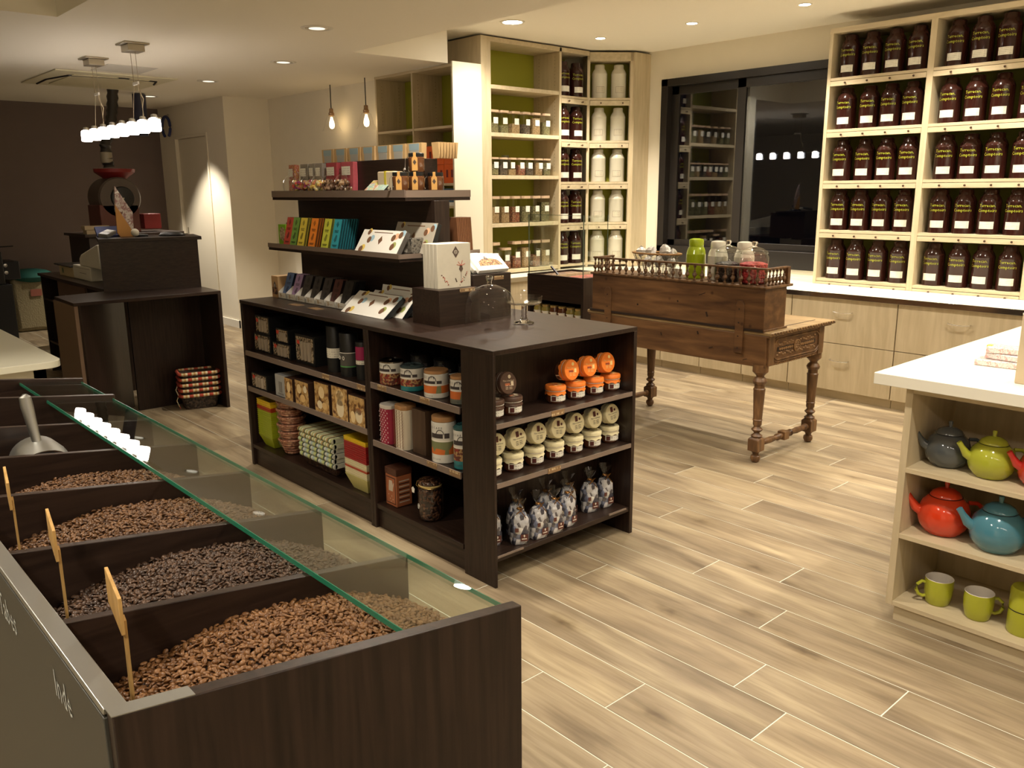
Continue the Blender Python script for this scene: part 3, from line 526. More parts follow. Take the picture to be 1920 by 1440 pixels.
def cbox(y0, y1, h, label, art, x=.008):
    t = thing('picture_carton', label, 'box', (x, (y0+y1)/2, .487), group='boxes with coffee pictures on the middle shelf'); w = (y1-y0)/2
    obj('carton', MB().box(0, .12, -w, w, 0, h), mat('carton_brown', (.06, .03, .02), .4) if 'cbm' not in globals() else cbm, t, bevel=.001)
    obj('photo', MB().quad((-.0008, w*.98, .001), (-.0008, -w*.98, .001), (-.0008, -w*.98, h*.99), (-.0008, w*.98, h*.99)), FOODP, t, sm=0)
    m = MB(); f = T(-.001, 0, 0) @ FX
    for cx, cy, rx, ry, k in art: m.add(MB().lathe([(rx, 0), (rx*.97, .0006), (1e-4, .0006)], 18), f @ T(cx*w, cy*h, 0) @ Matrix.Scale(ry/rx, 4, (0, 1, 0)), k)
    obj('cup_picture', m, CUPP, t, sm=0)
cbox(1.675, 1.765, .125, 'narrow box with a golden coffee picture, middle shelf', [(0, .6, .02, .03, 1), (0, .25, .02, .018, 0)])
cbox(1.50, 1.645, .132, 'first wide box picturing cups and cakes, middle shelf', [(-.4, .65, .024, .026, 1), (.1, .3, .028, .022, 0), (.5, .7, .018, .02, 2)])
cbox(1.29, 1.435, .157, 'second box picturing cream cakes and coffee, middle shelf', [(0, .68, .03, .032, 1), (-.3, .25, .026, .022, 2), (.35, .25, .024, .02, 0)])
cbox(1.11, 1.262, .165, 'box picturing a big cup topped with cream swirl', [(.05, .36, .036, .05, 2), (.05, .62, .046, .034, 0), (.05, .76, .036, .024, 1), (.05, .86, .018, .014, 0)])
cbox(.955, 1.10, .145, 'box picturing an ivory cup of coffee, right end', [(.25, .35, .032, .038, 2), (.25, .50, .026, .018, 3), (-.5, .25, .022, .03, 1)])
# bottom left z .130
def dishes(y, z, w, n, cols, base, label, hbase=.05, x=.03, dz=.0125, d=.14):
    g = 'square dishes stacked on the bottom shelf'; k = 0
    def dish(c, zz, lab):
        t = thing('square_dish', lab, 'dish', (x+d/2, y, zz), group=g); m = MB(); q = hbase
        a, b = w*.5, w*.33; D = d*.5; e = d*.33
        o = [(-e, -b, 0), (e, -b, 0), (e, b, 0), (-e, b, 0), (-D, -a, q), (D, -a, q), (D, a, q), (-D, a, q), (-D-.002, -a-.002, q+.0085), (D+.002, -a-.002, q+.0085), (D+.002, a+.002, q+.0085), (-D-.002, a+.002, q+.0085),
             (-D+.003, -a+.003, q+.0085), (D-.003, -a+.003, q+.0085), (D-.003, a-.003, q+.0085), (-D+.003, a-.003, q+.0085), (-e, -b, .004), (e, -b, .004), (e, b, .004), (-e, b, .004)]
        m.v = o; m.face((3, 2, 1, 0)); m.face((16, 17, 18, 19))
        for r in range(4):
            for i in range(4): j = (i+1) % 4; m.face((r*4+i, r*4+j, r*4+4+j, r*4+4+i))
        key = (round(c[0], 2), round(w, 2), 'dish')
        if key not in FONTM: FONTM[key] = mesh('dish', m, mat('dish_glaze', c, .3), 0)
        obj('body', FONTM[key], None, t)
    for i in range(n):
        nm, c = cols[i]; dish(c, z+i*dz, '%s square dish, number %s from the bottom of the %s stack' % (nm, ORD[i] if i < 10 else ORD[9]+' plus '+ORD[i-10], label))
GR = ('lime green', (.36, .42, .02)); YE = ('yellow', (.72, .50, .02)); RD = ('brick red', (.42, .05, .015)); BR = ('dark red', (.33, .02, .02)); CR = ('cream striped', (.66, .60, .38)); OL = ('olive cream', (.48, .44, .16))
dishes(2.09, .132, .17, 18, [GR]*13+[RD]*2+[YE]*3, .05, 'left', hbase=.065)
dishes(1.075, .132, .20, 18, [OL]+[CR]*3+[RD]+[CR]*3+[BR]*8+[YE]*2, .05, 'right', hbase=.07, x=.015, dz=.0115)
# pink wrapped baskets
PB = thing('wrapped_basket', 'x', 'basket', (.1, 1.89, .135), group='pink baskets in clear film, stacked')
WK = blobs('pink_wicker', [(.50, .22, .13), (.34, .13, .07), (.62, .33, .2)], 70, rough=.5, bump=.8)
m = MB()
for k in range(5): m.lathe([(.045+k*.006, k*.016), (.051+k*.006, k*.016+.008), (.051+k*.006, k*.016+.014)], 20)
m.lathe([(1e-3, .001), (.045, 0)], 20); obj('weave', m, WK, PB); obj('rim', MB().tube([(.078*math.cos(a), .078*math.sin(a), .085) for a in np.linspace(0, 2*PI, 21)[:-1]], .006, 6, closed=True), WK, PB); obj('film', MB().lathe([(.05, -.001), (.08, .05), (.088, .085), (.07, .10)], 18), FILM, PB)
for i in range(1, 6): dup(PB, (.1+.003*(i % 2), 1.89+.003*(i % 3), .135+i*.044), label='pink film-wrapped basket, %s from the bottom of its stack' % ORD[i])
PB['label'] = 'lowest pink film-wrapped basket on the bottom shelf'
# basket of folded cloths
FR = thing('wicker_tray', 'dark wicker tray under the folded cloths, bottom shelf', 'basket', (.17, 1.50, .132)); obj('weave', MB().prism([(-.11, -.16), (.11, -.16), (.11, .16), (-.11, .16)], 0, .055, top=1.15), blobs('dark_wicker', [(.05, .025, .015), (.10, .05, .03), (.02, .01, .01)], 90, bump=.9), FR)
PLD = [plaid('green_plaid', [(.40, .42, .16), (.62, .60, .40), (.10, .12, .06), (.45, .30, .10), (.60, .62, .45)], 16, 1), plaid('blue_plaid', [(.45, .50, .30), (.35, .45, .45), (.60, .60, .50), (.08, .10, .08), (.5, .55, .2)], 13, 1)]
for i in range(6):
    t = thing('folded_cloth', 'checked folded cloth, %s from the bottom of the basket pile' % ORD[i], 'cloth', (.145, 1.49+(.008 if i % 2 else 0), .188+i*.027), group='folded checked cloths')
    m = MB(); m.tube([(-.115, y, .013) for y in np.linspace(-.19, .17, 8)], .0135, 8); m.box(-.115, .10, -.19, .17, .001, .026); obj('cloth', m, PLD[0 if i > 3 else 1], t)
# right bay R1 / R2 jars
TEAL = mat('teal_glaze', (.02, .20, .22), .25, coat=.5); WJ = mat('white_glaze', (.72, .70, .63), .25, coat=.4); BKL = mat('wood_lid', (.42, .22, .09), .5, var=.2, vscale=30); SPICE = [blobs('red_spice', [(.25, .03, .02), (.12, .03, .02), (.4, .25, .1)], 120, bump=.2), blobs('mixed_spice', [(.65, .16, .03), (.20, .22, .10), (.12, .05, .02)], 14, bump=0)]
INKM = mat('logo_ink', (.05, .04, .04), .5)
def ejar(y, z, label, top, mid, bot, lidm, r=.055, h=.118, x=.062, glassy=None):
    t = thing('coffee_jar', label, 'jar', (x, y, z), group='round coffee jars in the right bay')
    obj('body', MB().lathe([(1e-3, 0), (r-.004, 0), (r, .004), (r, h*.2), (r, h*.48), (r, h*.52), (r, h*.88), (r-.002, h*.9)], 32, mats=[0, 0, 0, 1, 3, 2, 2]), [bot, mid, top, PAPER], t)
    if lidm is BKL: obj('lid', MB().lathe([(r-.004, h*.9), (r-.002, h*.91), (r-.002, h), (r-.004, h+.002), (1e-3, h+.002)], 32), lidm, t)
    else:
        obj('lid', MB().lathe([(r, h*.88), (r+.001, h*.93), (r-.012, h*.99), (r-.016, h*.95), (1e-3, h*.95)], 32), lidm, t); obj('knob', MB().lathe([(.012, h*.94), (.009, h*.97), (.016, h*1.02), (1e-3, h*1.04)], 16), lidm, t)
    a = RZ(12)
    obj('lettering', MB().add(text('E S C A P E', .0135, r+.0008), a @ T(0, 0, h*.78)).add(text('E S C A P E', .009, r+.0008), a @ T(0, 0, h*.10)), INKM, t, sm=0)
    band = MB().lathe([(r+.0006, h*.56), (r+.0006, h*.66)], 20, a0=R(150), a1=R(215)); band.lathe([(r+.0006, h*.56), (r+.0006, h*.67)], 8, a0=R(222), a1=R(245))
    arc = MB().tube([(-math.cos(q/r)*(r+.001), -math.sin(q/r)*(r+.001), zz) for q, zz in [(.020+.018*math.cos(p), h*.62+.026*math.sin(p)) for p in np.linspace(.15, PI-.15, 9)]], .0016, 5)
    obj('cup_print', MB().add(band, a).add(arc, a), INKM, t)
ejar(.795, .728, 'white and red spice jar with chrome lid, leftmost in the top right bay', WJ, SPICE[0], SPICE[0], mat('chrome_lid', (.3, .28, .25), .15, 1))
ejar(.628, .728, 'teal banded jar with a chrome lid, top right bay', WJ, SPICE[0], TEAL, mat('dark_lid', (.05, .07, .07), .15))
ejar(.450, .728, 'white jar with orange band and wooden lid, top right bay', WJ, SPICE[1], WJ, BKL)
ejar(.285, .728, 'slimmer jar with wooden lid beside the corner panel, top right bay', WJ, SPICE[1], mat('grey_glaze', (.16, .17, .14), .3), BKL, r=.043)
for i, (x, y) in enumerate(((.20, .74), (.20, .56), (.20, .38))):
    ejar(y, .728, 'dark-lidded jar in the back row, %s from the left' % ORD[i], mat('black_glaze', (.02, .02, .02), .2) if i == 0 else bgz, SPICE[0], WJ, BLACK, x=x, h=.14) if i else ejar(y, .728, 'dark-lidded jar in the back row, first from the left', globals().setdefault('bgz', mat('black_glaze', (.02, .02, .02), .2)), SPICE[0], WJ, BLACK, x=x, h=.14)
ejar(.405, .445, 'tall white jar with orange and green band, middle right shelf', WJ, SPICE[1], WJ, BKL, r=.055, h=.205)
ejar(.272, .445, 'tall teal jar beside the corner panel, middle right shelf', WJ, SPICE[0], TEAL, mat('teal_lid', (.03, .1, .1), .2), r=.042, h=.195)
FLW = mat('flower_white', (.75, .66, .62), .5)
def ftin(y, w, h, label, body, kind, lid):
    t = thing('tea_tin', label, 'tin', (.05, y, .445), group='patterned tea tins'); W = w/2; c = W*.55; pts = [(-W, -c), (-c, -W), (c, -W), (W, -c), (W, c), (c, W), (-c, W), (-W, c)]
    obj('body', MB().prism(pts, 0, h*.93), body, t, sm=50); 
    if lid: obj('lid', MB().prism([(p[0]*1.03, p[1]*1.03) for p in pts], h*.90, h), lid, t, sm=50, bevel=.002)
    m = MB()
    if kind == 'flower':
        for i in range(14):
            for j in range(4):
                y_ = (j-1.5)*W*.5+(W*.25 if i % 2 else 0)
                if abs(y_) < W*.95:
                    for k in range(5): m.add(MB().prism([(0, 0), (.0032, .0012), (.0045, 0), (.0032, -.0012)], 0, .0004), T(-W-.0004 if abs(y_) < c else -W*.93, -y_, .012+i*h*.062) @ FX @ RZ(k*72))
    elif kind == 'lattice':
        for i in range(13):
            for j in range(4):
                cy, cz = (j-1.5)*W*.5, .014+i*h*.066
                for s in (-1, 1): m.add(MB().box(-.009, .009, -.0009, .0009, 0, .0004), T(-W-.0005, -cy, cz) @ FX @ RZ(s*48))
    if m.v: obj('pattern', m, FLW if kind == 'flower' else mat('lattice_brown', (.20, .08, .03), .5), t, sm=0, kind='stuff')
ftin(.80, .085, .188, 'red tin patterned with white flowers, middle right shelf', mat('berry_tin', (.30, .02, .05), .3), 'flower', mat('ivory_lid', (.6, .55, .48), .3))
ftin(.675, .085, .208, 'cream tin with a brown lattice pattern, middle right shelf', mat('ivory_tin', (.70, .62, .48), .3), 'lattice', BKL)
t = thing('brown_box', 'plain brown upright box between the lattice tin and the jar', 'box', (.085, .56, .445)); obj('carton', MB().box(-.05, .05, -.055, .045, 0, .205), wood('brown_box_card', (.055, .03, .02), (.10, .06, .035), (90, 90, 3)), t, bevel=.001)
# bottom right
VIN = [mat('tin_brown', (.09, .035, .02), .35), mat('tin_copper', (.36, .12, .05), .35), mat('tin_ink', (.05, .02, .015), .4), mat('tin_silver', (.55, .45, .35), .35)]
t = thing('vintage_tin', 'brown square coffee tin with a pot picture, bottom right', 'tin', (.085, .805, .127)); obj('body', MB().box(-.045, .045, -.045, .045, 0, .155, 1), VIN, t, bevel=.003, sm=0); obj('lid', MB().box(-.047, .047, -.047, .047, .155, .19, 0), VIN, t, bevel=.004, sm=0)
m = MB(); f = T(-.0455, 0, 0) @ FX
m.add(MB().prism([(-.038, .012), (.038, .012), (.038, .145), (-.038, .145)], 0, .0004, 2), f).add(MB().prism([(-.034, .016), (.034, .016), (.034, .14), (-.034, .14)], 0, .0008, 1), f)
m.add(MB().prism([(-.018, .075), (.016, .075), (.02, .10), (.012, .128), (-.012, .128), (-.016, .10)], 0, .0012, 3), f).add(MB().prism([(.016, .085), (.028, .118), (.024, .12), (.014, .095)], 0, .0012, 3), f)
for cx, cy in ((-.018, .055), (.006, .05), (-.008, .035), (.016, .034), (.0, .022)): m.add(MB().lathe([(.007, 0), (1e-4, .0014)], 10), f @ T(cx, cy, 0), 3)
for i in range(9): m.box(-.03, .03, -.0458, -.0454, .02+i*.013, .026+i*.013, 2 if i % 2 else 3)
obj('picture', m, VIN, t, sm=0)
t = thing('bean_clip_jar', 'glass clip jar full of dark coffee beans, bottom right', 'jar', (.085, .55, .127)); BEANS = blobs('dark_beans', [(.03, .012, .007), (.07, .03, .015), (.12, .055, .028), (.02, .01, .006)], 85, rough=.25, bump=1, coat=.5)
obj('beans', MB().lathe([(1e-3, .003), (.05, .003), (.054, .01), (.054, .14), (.045, .15), (1e-3, .152)], 28), BEANS, t, kind='stuff'); obj('glass', MB().lathe([(1e-3, 0), (.054, 0), (.058, .008), (.058, .142), (.05, .155), (.05, .166)], 28), GLASS, t)
obj('lid', MB().lathe([(.054, .170), (.056, .175), (.05, .188), (.02, .196), (1e-3, .196)], 28), BEANS, t); obj('seal', MB().lathe([(.052, .160), (.0545, .163), (.0545, .168), (.052, .170)], 28), mat('yellow_seal', (.65, .5, .2), .5), t)
obj('clip', MB().tube([(.05*math.cos(a), .057*math.sin(a), .158) for a in np.linspace(0, 2*PI, 19)[:-1]], .0018, 5, closed=True).tube([(-.055, .01, .158), (-.07, .012, .175), (-.062, .012, .192), (-.02, .01, .20)], .0018, 5), GOLD, t)
obj('hang_tag', MB().add(MB().prism([(-.008, 0), (.008, 0), (.012, .02), (0, .03), (-.012, .02)], 0, .001), T(-.06, .05, .125) @ FX), PAPER, t, sm=0)
obj('scroll_print', MB().tube([(-.0585*math.cos(q/.058), -.0585*math.sin(q/.058)*1, z) for q, z in [(-.018+.013*math.cos(a)*(1-a/14), .065+.016*math.sin(a)*(1-a/14)) for a in np.linspace(0, 11, 26)]], .0011, 4), PAPER, t)
# --- end bay, spread jars
FOILO = mat('orange_foil_paper', (.85, .22, .03), .45, bump=.3, bscale=60); SPREAD = mat('hazelnut_spread', (.10, .03, .012), .15, coat=.6); CREAMP = mat('cream_paper', (.74, .67, .42), .5, bump=.3, bscale=50); BROWNF = mat('brown_paper', (.085, .045, .03), .4, bump=.2); STRG = mat('string', (.75, .7, .6), .6)
DARKSQ = mat('brown_square', (.09, .02, .015), .5)
def sjar(cover, nm, grp, fill=SPREAD, topart='cream'):
    t = thing('spread_jar', 'x', 'jar', group=grp)
    obj('jar', MB().lathe([(1e-3, 0), (.036, 0), (.041, .006), (.043, .02), (.043, .055)], 24), fill, t)
    P = [(.047, .040), (.0445, .046), (.0435, .056), (.047, .060), (.047, .072), (.044, .077), (1e-3, .078)]
    m = MB().lathe(P, 28)
    for i in range(28): x, y, z = m.v[i]; k = 1+.03*math.sin(i*2.7); m.v[i] = (x*k, y*k, z+.004*math.sin(i*1.9))
    obj('paper_cap', m, cover, t); obj('string', MB().lathe([(.0445, .0545), (.046, .056), (.0445, .0575)], 24), STRG, t)
    obj('paper_label', MB().lathe([(.0436, .012), (.0438, .037)], 16, a0=R(205), a1=R(320)), LABEL, t); obj('brown_square', MB().lathe([(.0440, .014), (.0442, .034)], 5, a0=R(212), a1=R(236)), DARKSQ, t)
    # printed top disc
    col = {'cream': (INKM, DARKSQ), 'orange': (mat('or_ink', (.8, .6, .25), .5), mat('or_dark', (.30, .05, .02), .5)), 'brown': (mat('br_ink', (.6, .5, .35), .5), mat('br_red', (.4, .12, .05), .5))}[topart]
    m = MB()
    if topart == 'cream': m.box(-.012, .004, .008, .032, .0785, .0790, 1).add(MB().lathe([(.006, 0), (1e-4, .0006)], 10), T(.016, .016, .0785), 1)
    else: m.box(-.02, .006, -.010, -.001, .0785, .0790, 1).add(MB().lathe([(.008, 0), (1e-4, .0006)], 10), T(.006, .026, .0785), 0).box(.012, .026, -.012, .006, .0785, .079, 0)
    m.add(text('Pâte à tartiner', .0105), T(0, .001 if topart == 'cream' else .010, .0789), 0); 
    for k in (-.010, -.017, -.023): m.box(-.018, .0-.004, k-.002, k, .0785, .0789, 0).box(.002, .018, k-.002, k, .0785, .0789, 0)
    obj('lid_print', m, list(col), t, sm=0); return t
LIE = (R(82), 0, 0)       # lying with its top towards -Y
def place(proto, pts, lab):
    for i, (x, y, z, lying, l) in enumerate(pts):
        o = proto if i == 0 else dup(proto, (0, 0, 0)); o.location = (x, y, z); o['label'] = l
        if lying: o.rotation_euler = (R(80), R(lying if lying != 1 else 0), 0)
        else: o.rotation_euler = (0, 0, R(random.uniform(-8, 8)))
oj = sjar(FOILO, 'orange', 'orange capped spread jars', topart='orange')
place(oj, [(.455, .112, .695, 0, 'leftmost upright orange capped jar, end shelf top')]+[(x, .105, .695, 0, '%s upright orange capped jar from the left, end shelf top' % n) for x, n in ((.572, 'second'), (.693, 'third'), (.807, 'fourth'))]+
      [(x, .148, .822, 5, '%s orange jar lying on the upright ones' % n) for x, n in ((.515, 'left'), (.632, 'middle'), (.752, 'right'))], 'o')
bj = sjar(BROWNF, 'brown', 'brown capped spread jars', topart='brown')
place(bj, [(.185, .10, .695, 0, 'upright brown capped jar, end shelf top left'), (.088, .105, .695, 0, 'brown capped jar half hidden by the corner panel'), (.143, .148, .822, 4, 'brown capped jar lying on the two upright ones')], 'b')
wj = sjar(CREAMP, 'cream', 'cream capped spread jars', topart='cream')
pts = [(.070+.122*i, .102, .448, 0, '%s upright cream capped jar from the left, end shelf' % ORD[i]) for i in range(7)]
pts += [(.125+.122*i-.055*(i == 0), .148, .575, 6, '%s cream capped jar lying in the upper row, from the left' % ORD[i]) for i in range(6)]+[(.80, .148, .575, 6, 'last cream capped jar lying in the upper row, far right')]
pts = pts[:7]+[(.080, .148, .575, 5, pts[7][4])]+[(.080+.1185*i, .148, .575, random.uniform(-6, 8) or 3, '%s cream capped jar lying in the upper row, from the left' % ORD[i]) for i in range(1, 7)]
place(wj, pts, 'w')
# --- sweet bags
WRAP = blobs('silver_blue_wrappers', [(.05, .05, .07), (.50, .50, .52), (.62, .60, .60), (.16, .18, .26), (.66, .64, .60), (.10, .09, .10)], 42, rough=.25, bump=.9, spec=.8); BRL = mat('brown_label', (.11, .035, .025), .4); RIB = mat('bronze_ribbon', (.25, .12, .03), .25, .6)
def sbag(label, x, y, rz, s=1):
    t = thing('wrapped_sweets_bag', label, 'bag of sweets', (x, y, .1335), rz, group='clear bags of silver wrapped sweets'); rn = random.Random(int(x*1000))
    m = MB(); n = 14; lv = [(.034, 0), (.040, .02), (.038, .07), (.036, .11), (.024, .135)]; b = 0
    for r, z in lv:
        for i in range(n):
            a = 2*PI*i/n; q = max(abs(math.cos(a)), abs(math.sin(a))) ** .7; k = r/q*(1+rn.uniform(-.07, .07)); m.v.append((k*math.cos(a)*1.05, k*math.sin(a)*.75, z+rn.uniform(-.003, .003)*(z > 0)))
    for j in range(4):
        for i in range(n): i2 = (i+1) % n; m.face((j*n+i, j*n+i2, (j+1)*n+i2, (j+1)*n+i))
    m.face(tuple(range(n-1, -1, -1))); m.face(tuple(4*n+i for i in range(n)))
    obj('wrapped_sweets', m, WRAP, t, sm=20, kind='stuff')
    f = MB()
    for r, z in ((.043, .001), (.042, .08), (.034, .125), (.010, .150), (.007, .156), (.020, .180), (.030, .205)):
        for i in range(18): a = 2*PI*i/18; k = r*(1+.16*math.sin(a*5+z*60)); f.v.append((k*math.cos(a)*1.05, k*math.sin(a)*(.8 if z < .13 else 1), z))
    for j in range(6):
        for i in range(18): i2 = (i+1) % 18; f.face((j*18+i, j*18+i2, (j+1)*18+i2, (j+1)*18+i))
    obj('film', f, FILM, t); obj('ribbon', MB().lathe([(.010, .149), (.013, .153), (.010, .157)], 14).tube([(0, -.012, .153), (.012, -.03, .165), (.004, -.02, .15), (-.02, -.03, .14)], .0022, 5).tube([(0, -.012, .153), (-.015, -.028, .168), (.002, -.02, .15), (.022, -.032, .12)], .002, 5), RIB, t)
    lb = MB().box(-.002, .03, -.0345, -.034, .018, .048).box(-.026, -.010, -.0345, -.034, .06, .078); obj('brown_label', lb, BRL, t, sm=0)
    lp = MB().add(MB().prism([(-.004, .002), (0, -.006), (.004, .002), (0, .008)], 0, .0004), T(.014, -.0347, .040) @ FY).box(.003, .025, -.0349, -.0345, .026, .030); obj('label_print', lp, STRG, t, sm=0)
for i, (x, y, rz, l) in enumerate(((.085, .12, -20, 'bag of silver sweets beside the corner panel, left end'), (.185, .055, -30, 'second silver sweets bag from the left, tallest facets'), (.285, .045, -8, 'silver sweets bag with a slanted label, third from the left'), (.378, .042, -6, 'fourth silver sweets bag from the left, front row'), (.475, .055, 0, 'fifth silver sweets bag, front row, at the gap'),
    (.56, .135, 5, 'silver sweets bag standing back behind the gap'), (.675, .105, -15, 'second silver sweets bag from the right end'), (.775, .10, -10, 'rightmost silver sweets bag on the bottom end shelf'), (.24, .14, 10, 'silver sweets bag in the back row, left'), (.42, .14, 12, 'silver sweets bag in the back row, centre'))): sbag(l, x, y, rz)
# ---------------------------------------------------------------- coffee bean counter (top slopes down to the right)
XL, XR, SL = -1.9155, -1.4303, -.1346
def zt(x, d=0): return 1.1548+SL*(x-XL)-d
bc = thing('bean_counter', 'dark wood coffee bean counter with open bins and glass panes in the foreground', 'counter', (-1.67, -1.70, 0))
BX, BY = 1.67, 1.70                                  # world -> local
def slab(y0, y1, d, zb, x0=XL, x1=XR):
    m = MB(); m.add(MB().prism([(x0, zb), (x1, zb), (x1, zt(x1, d)), (x0, zt(x0, d))], -(y1-y0)/2, (y1-y0)/2), T(BX, (y0+y1)/2+BY, 0) @ RX(90)); return m
obj('end_panel', slab(-1.712, -1.6942, 0, 0), WZ, bc, bevel=.0015)
DV = [-1.4634, -1.2133, -.9388, -.6828, -.4150]
for y in DV: obj('bin_divider', slab(y, y+.0134, .0163, .873, XL+.015), WX, bc, bevel=.001)
for y in (-.1553, .1148): obj('bin_divider', slab(y, y+.0149, 0, .873 if y < .1 else 0, XL+.015), WX, bc, bevel=.001)
SLATE = mat('slate_grey_panel', (.055, .052, .042), .42)
obj('left_panel', MB().box(XL+BX-.003, XL+BX+.013, -1.6942+BY, .1297+BY, .0, zt(XL, .009)), SLATE, bc, bevel=.001)
obj('metal_rail', MB().add(MB().box(0, .021, -1.6942+BY, .1297+BY, 0, .006), T(XL+BX-.003, 0, zt(XL, .0055)) @ RY(7.65)), ALU, bc, bevel=.001)
obj('corner_glare_strip', MB().add(MB().box(0, .074, -.0005, .0182, 0, .001), T(XL+BX-.001, -1.712+BY, zt(XL)+.0002) @ RY(7.65)), ALU, bc)  # thin metal strip stands in for the glare on the end panel corner
obj('front_panel', MB().box(XR+BX-.015, XR+BX-.003, -1.6942+BY, .1148+BY, 0, .932), WY, bc, bevel=.001)
obj('bin_floor', MB().box(XL+BX+.013, XR+BX-.015, -1.6942+BY, .1148+BY, .858, .873), WY, bc)
obj('kickboard', MB().box(XL+BX+.06, XR+BX-.06, -1.68+BY, .10+BY, .0, .08), BLACK, bc)
for a, b_ in ((-1.6942, -.1553), (-.1404, .1148)):
    g = MB().add(MB().box(-1.5861-XL, XR-XL-.003, a+BY+.001, b_+BY-.001, 0, .006), T(XL+BX, 0, zt(XL, .0152)) @ RY(7.65))
    o = obj('glass_pane', g, [PANE, GREENG], bc, sm=0); o.data.polygons[4].material_index = 1; 
    obj('glass_front', MB().box(XR+BX-.006, XR+BX-.002, a+BY+.001, b_+BY-.001, .932, zt(XR, .018)), PANE, bc, sm=0)
    obj('pane_edge', MB().add(MB().box(-1.5876-XL, -1.5861-XL, a+BY+.001, b_+BY-.001, -.0004, .0064), T(XL+BX, 0, zt(XL, .0152)) @ RY(7.65)).add(MB().box(XR-XL-.003, XR-XL-.0019, a+BY+.001, b_+BY-.001, 0, .006), T(XL+BX, 0, zt(XL, .0152)) @ RY(7.65)), GREENG, bc, sm=0)
CHALK = mat('chalk_lettering', (.50, .52, .50), .8)
for s, y, z, sz in (('Inde', -1.551, 1.1014, .0356), ('Tabes', -1.3135, 1.0992, .037)):
    obj('chalk_word', MB().add(text(s, sz), T(XL+BX-.0036, y+BY, z) @ FX @ Matrix.Scale(1.25, 4, (0, 1, 0))), CHALK, bc, sm=0)
# beans: one mesh instanced over each heap by geometry nodes
def bean_mesh():
    m = MB(); n = 12
    for j in range(7):
        t_ = PI*j/6; r = math.sin(t_); z = -math.cos(t_)*.0044
        for i in range(n):
            a = 2*PI*i/n; x = r*.0031*math.cos(a); y = r*.0023*math.sin(a)
            if y < 0: y *= .45; 
            if i == 9: y = r*.0003
            m.v.append((x, z, y))
    for j in range(6):
        for i in range(n): i2 = (i+1) % n; m.face((j*n+i, (j+1)*n+i, (j+1)*n+i2, j*n+i2))
    return m
def beanmat(name, c0, c1, c2):
    m, n, b = nt(name); oi = n.nodes.new('ShaderNodeObjectInfo'); c = ramp(n, oi.outputs['Random'], [(0, c0), (.45, c1), (1, c2)]); n.links.new(c, b.inputs['Base Color'])
    b.inputs['Roughness'].default_value = .42; b.inputs['Specular IOR Level'].default_value = .45; return m
BM = [beanmat('roast_light', (.11, .045, .014), (.17, .075, .024), (.23, .11, .040)), beanmat('roast_dark', (.035, .018, .011), (.065, .034, .019), (.10, .052, .028)), beanmat('roast_medium', (.06, .025, .010), (.11, .05, .018), (.16, .075, .028))]
bsrc = []
bcol = bpy.data.collections.new('sources')
for i in range(3):
    o = bpy.data.objects.new('coffee_bean', mesh('bean', bean_mesh(), BM[i], 60)); bsrc.append(o)
def bean_nodes(src, seed):
    g = bpy.data.node_groups.new('beans', 'GeometryNodeTree'); g.interface.new_socket('Geometry', in_out='INPUT', socket_type='NodeSocketGeometry'); g.interface.new_socket('Geometry', in_out='OUTPUT', socket_type='NodeSocketGeometry')
    N = g.nodes; L = g.links.new; gi = N.new('NodeGroupInput'); go = N.new('NodeGroupOutput'); j = N.new('GeometryNodeJoinGeometry'); L(gi.outputs[0], j.inputs[0])
    oi = N.new('GeometryNodeObjectInfo'); oi.inputs[0].default_value = src; oi.inputs['As Instance'].default_value = True
    for k, (dist, off) in enumerate(((.0046, .0004), (.0052, .0031), (.0093, .0056))):
        d = N.new('GeometryNodeDistributePointsOnFaces'); d.distribute_method = 'POISSON'; d.inputs['Distance Min'].default_value = dist; d.inputs['Density Max'].default_value = 74000; d.inputs['Seed'].default_value = seed+k
        L(gi.outputs[0], d.inputs['Mesh']); sp = N.new('GeometryNodeSetPosition'); L(d.outputs['Points'], sp.inputs['Geometry'])
        sp.inputs['Offset'].default_value = (0, 0, off)
        ip = N.new('GeometryNodeInstanceOnPoints'); L(sp.outputs[0], ip.inputs['Points']); L(oi.outputs['Geometry'], ip.inputs['Instance'])
        rv = N.new('FunctionNodeRandomValue'); rv.data_type = 'FLOAT_VECTOR'; rv.inputs['Min'].default_value = (-.75, -.9, 0); rv.inputs['Max'].default_value = (.75, .9, 6.28); rv.inputs['Seed'].default_value = seed*3+k
        L(rv.outputs[0], ip.inputs['Rotation'])
        sc = N.new('FunctionNodeRandomValue'); sc.data_type = 'FLOAT'; sc.inputs[2].default_value = .85; sc.inputs[3].default_value = 1.18; L(sc.outputs[1], ip.inputs['Scale']); L(ip.outputs[0], j.inputs[0])
    L(j.outputs[0], go.inputs[0]); return g
HB = mat('heap_dark', (.02, .010, .006), .8)
BINS = [(-1.6935, -1.4640, 0, 'light roasted beans in the nearest bin', .0), (-1.4495, -1.2140, 1, 'dark roasted beans in the second bin', .0), (-1.1990, -.9395, 2, 'medium roasted beans in the third bin', .004), (-.9248, -.6835, 2, 'brown beans in the fourth bin', .013), (-.6688, -.4158, 2, 'brown beans in the fifth bin, under the scoop', .045)]
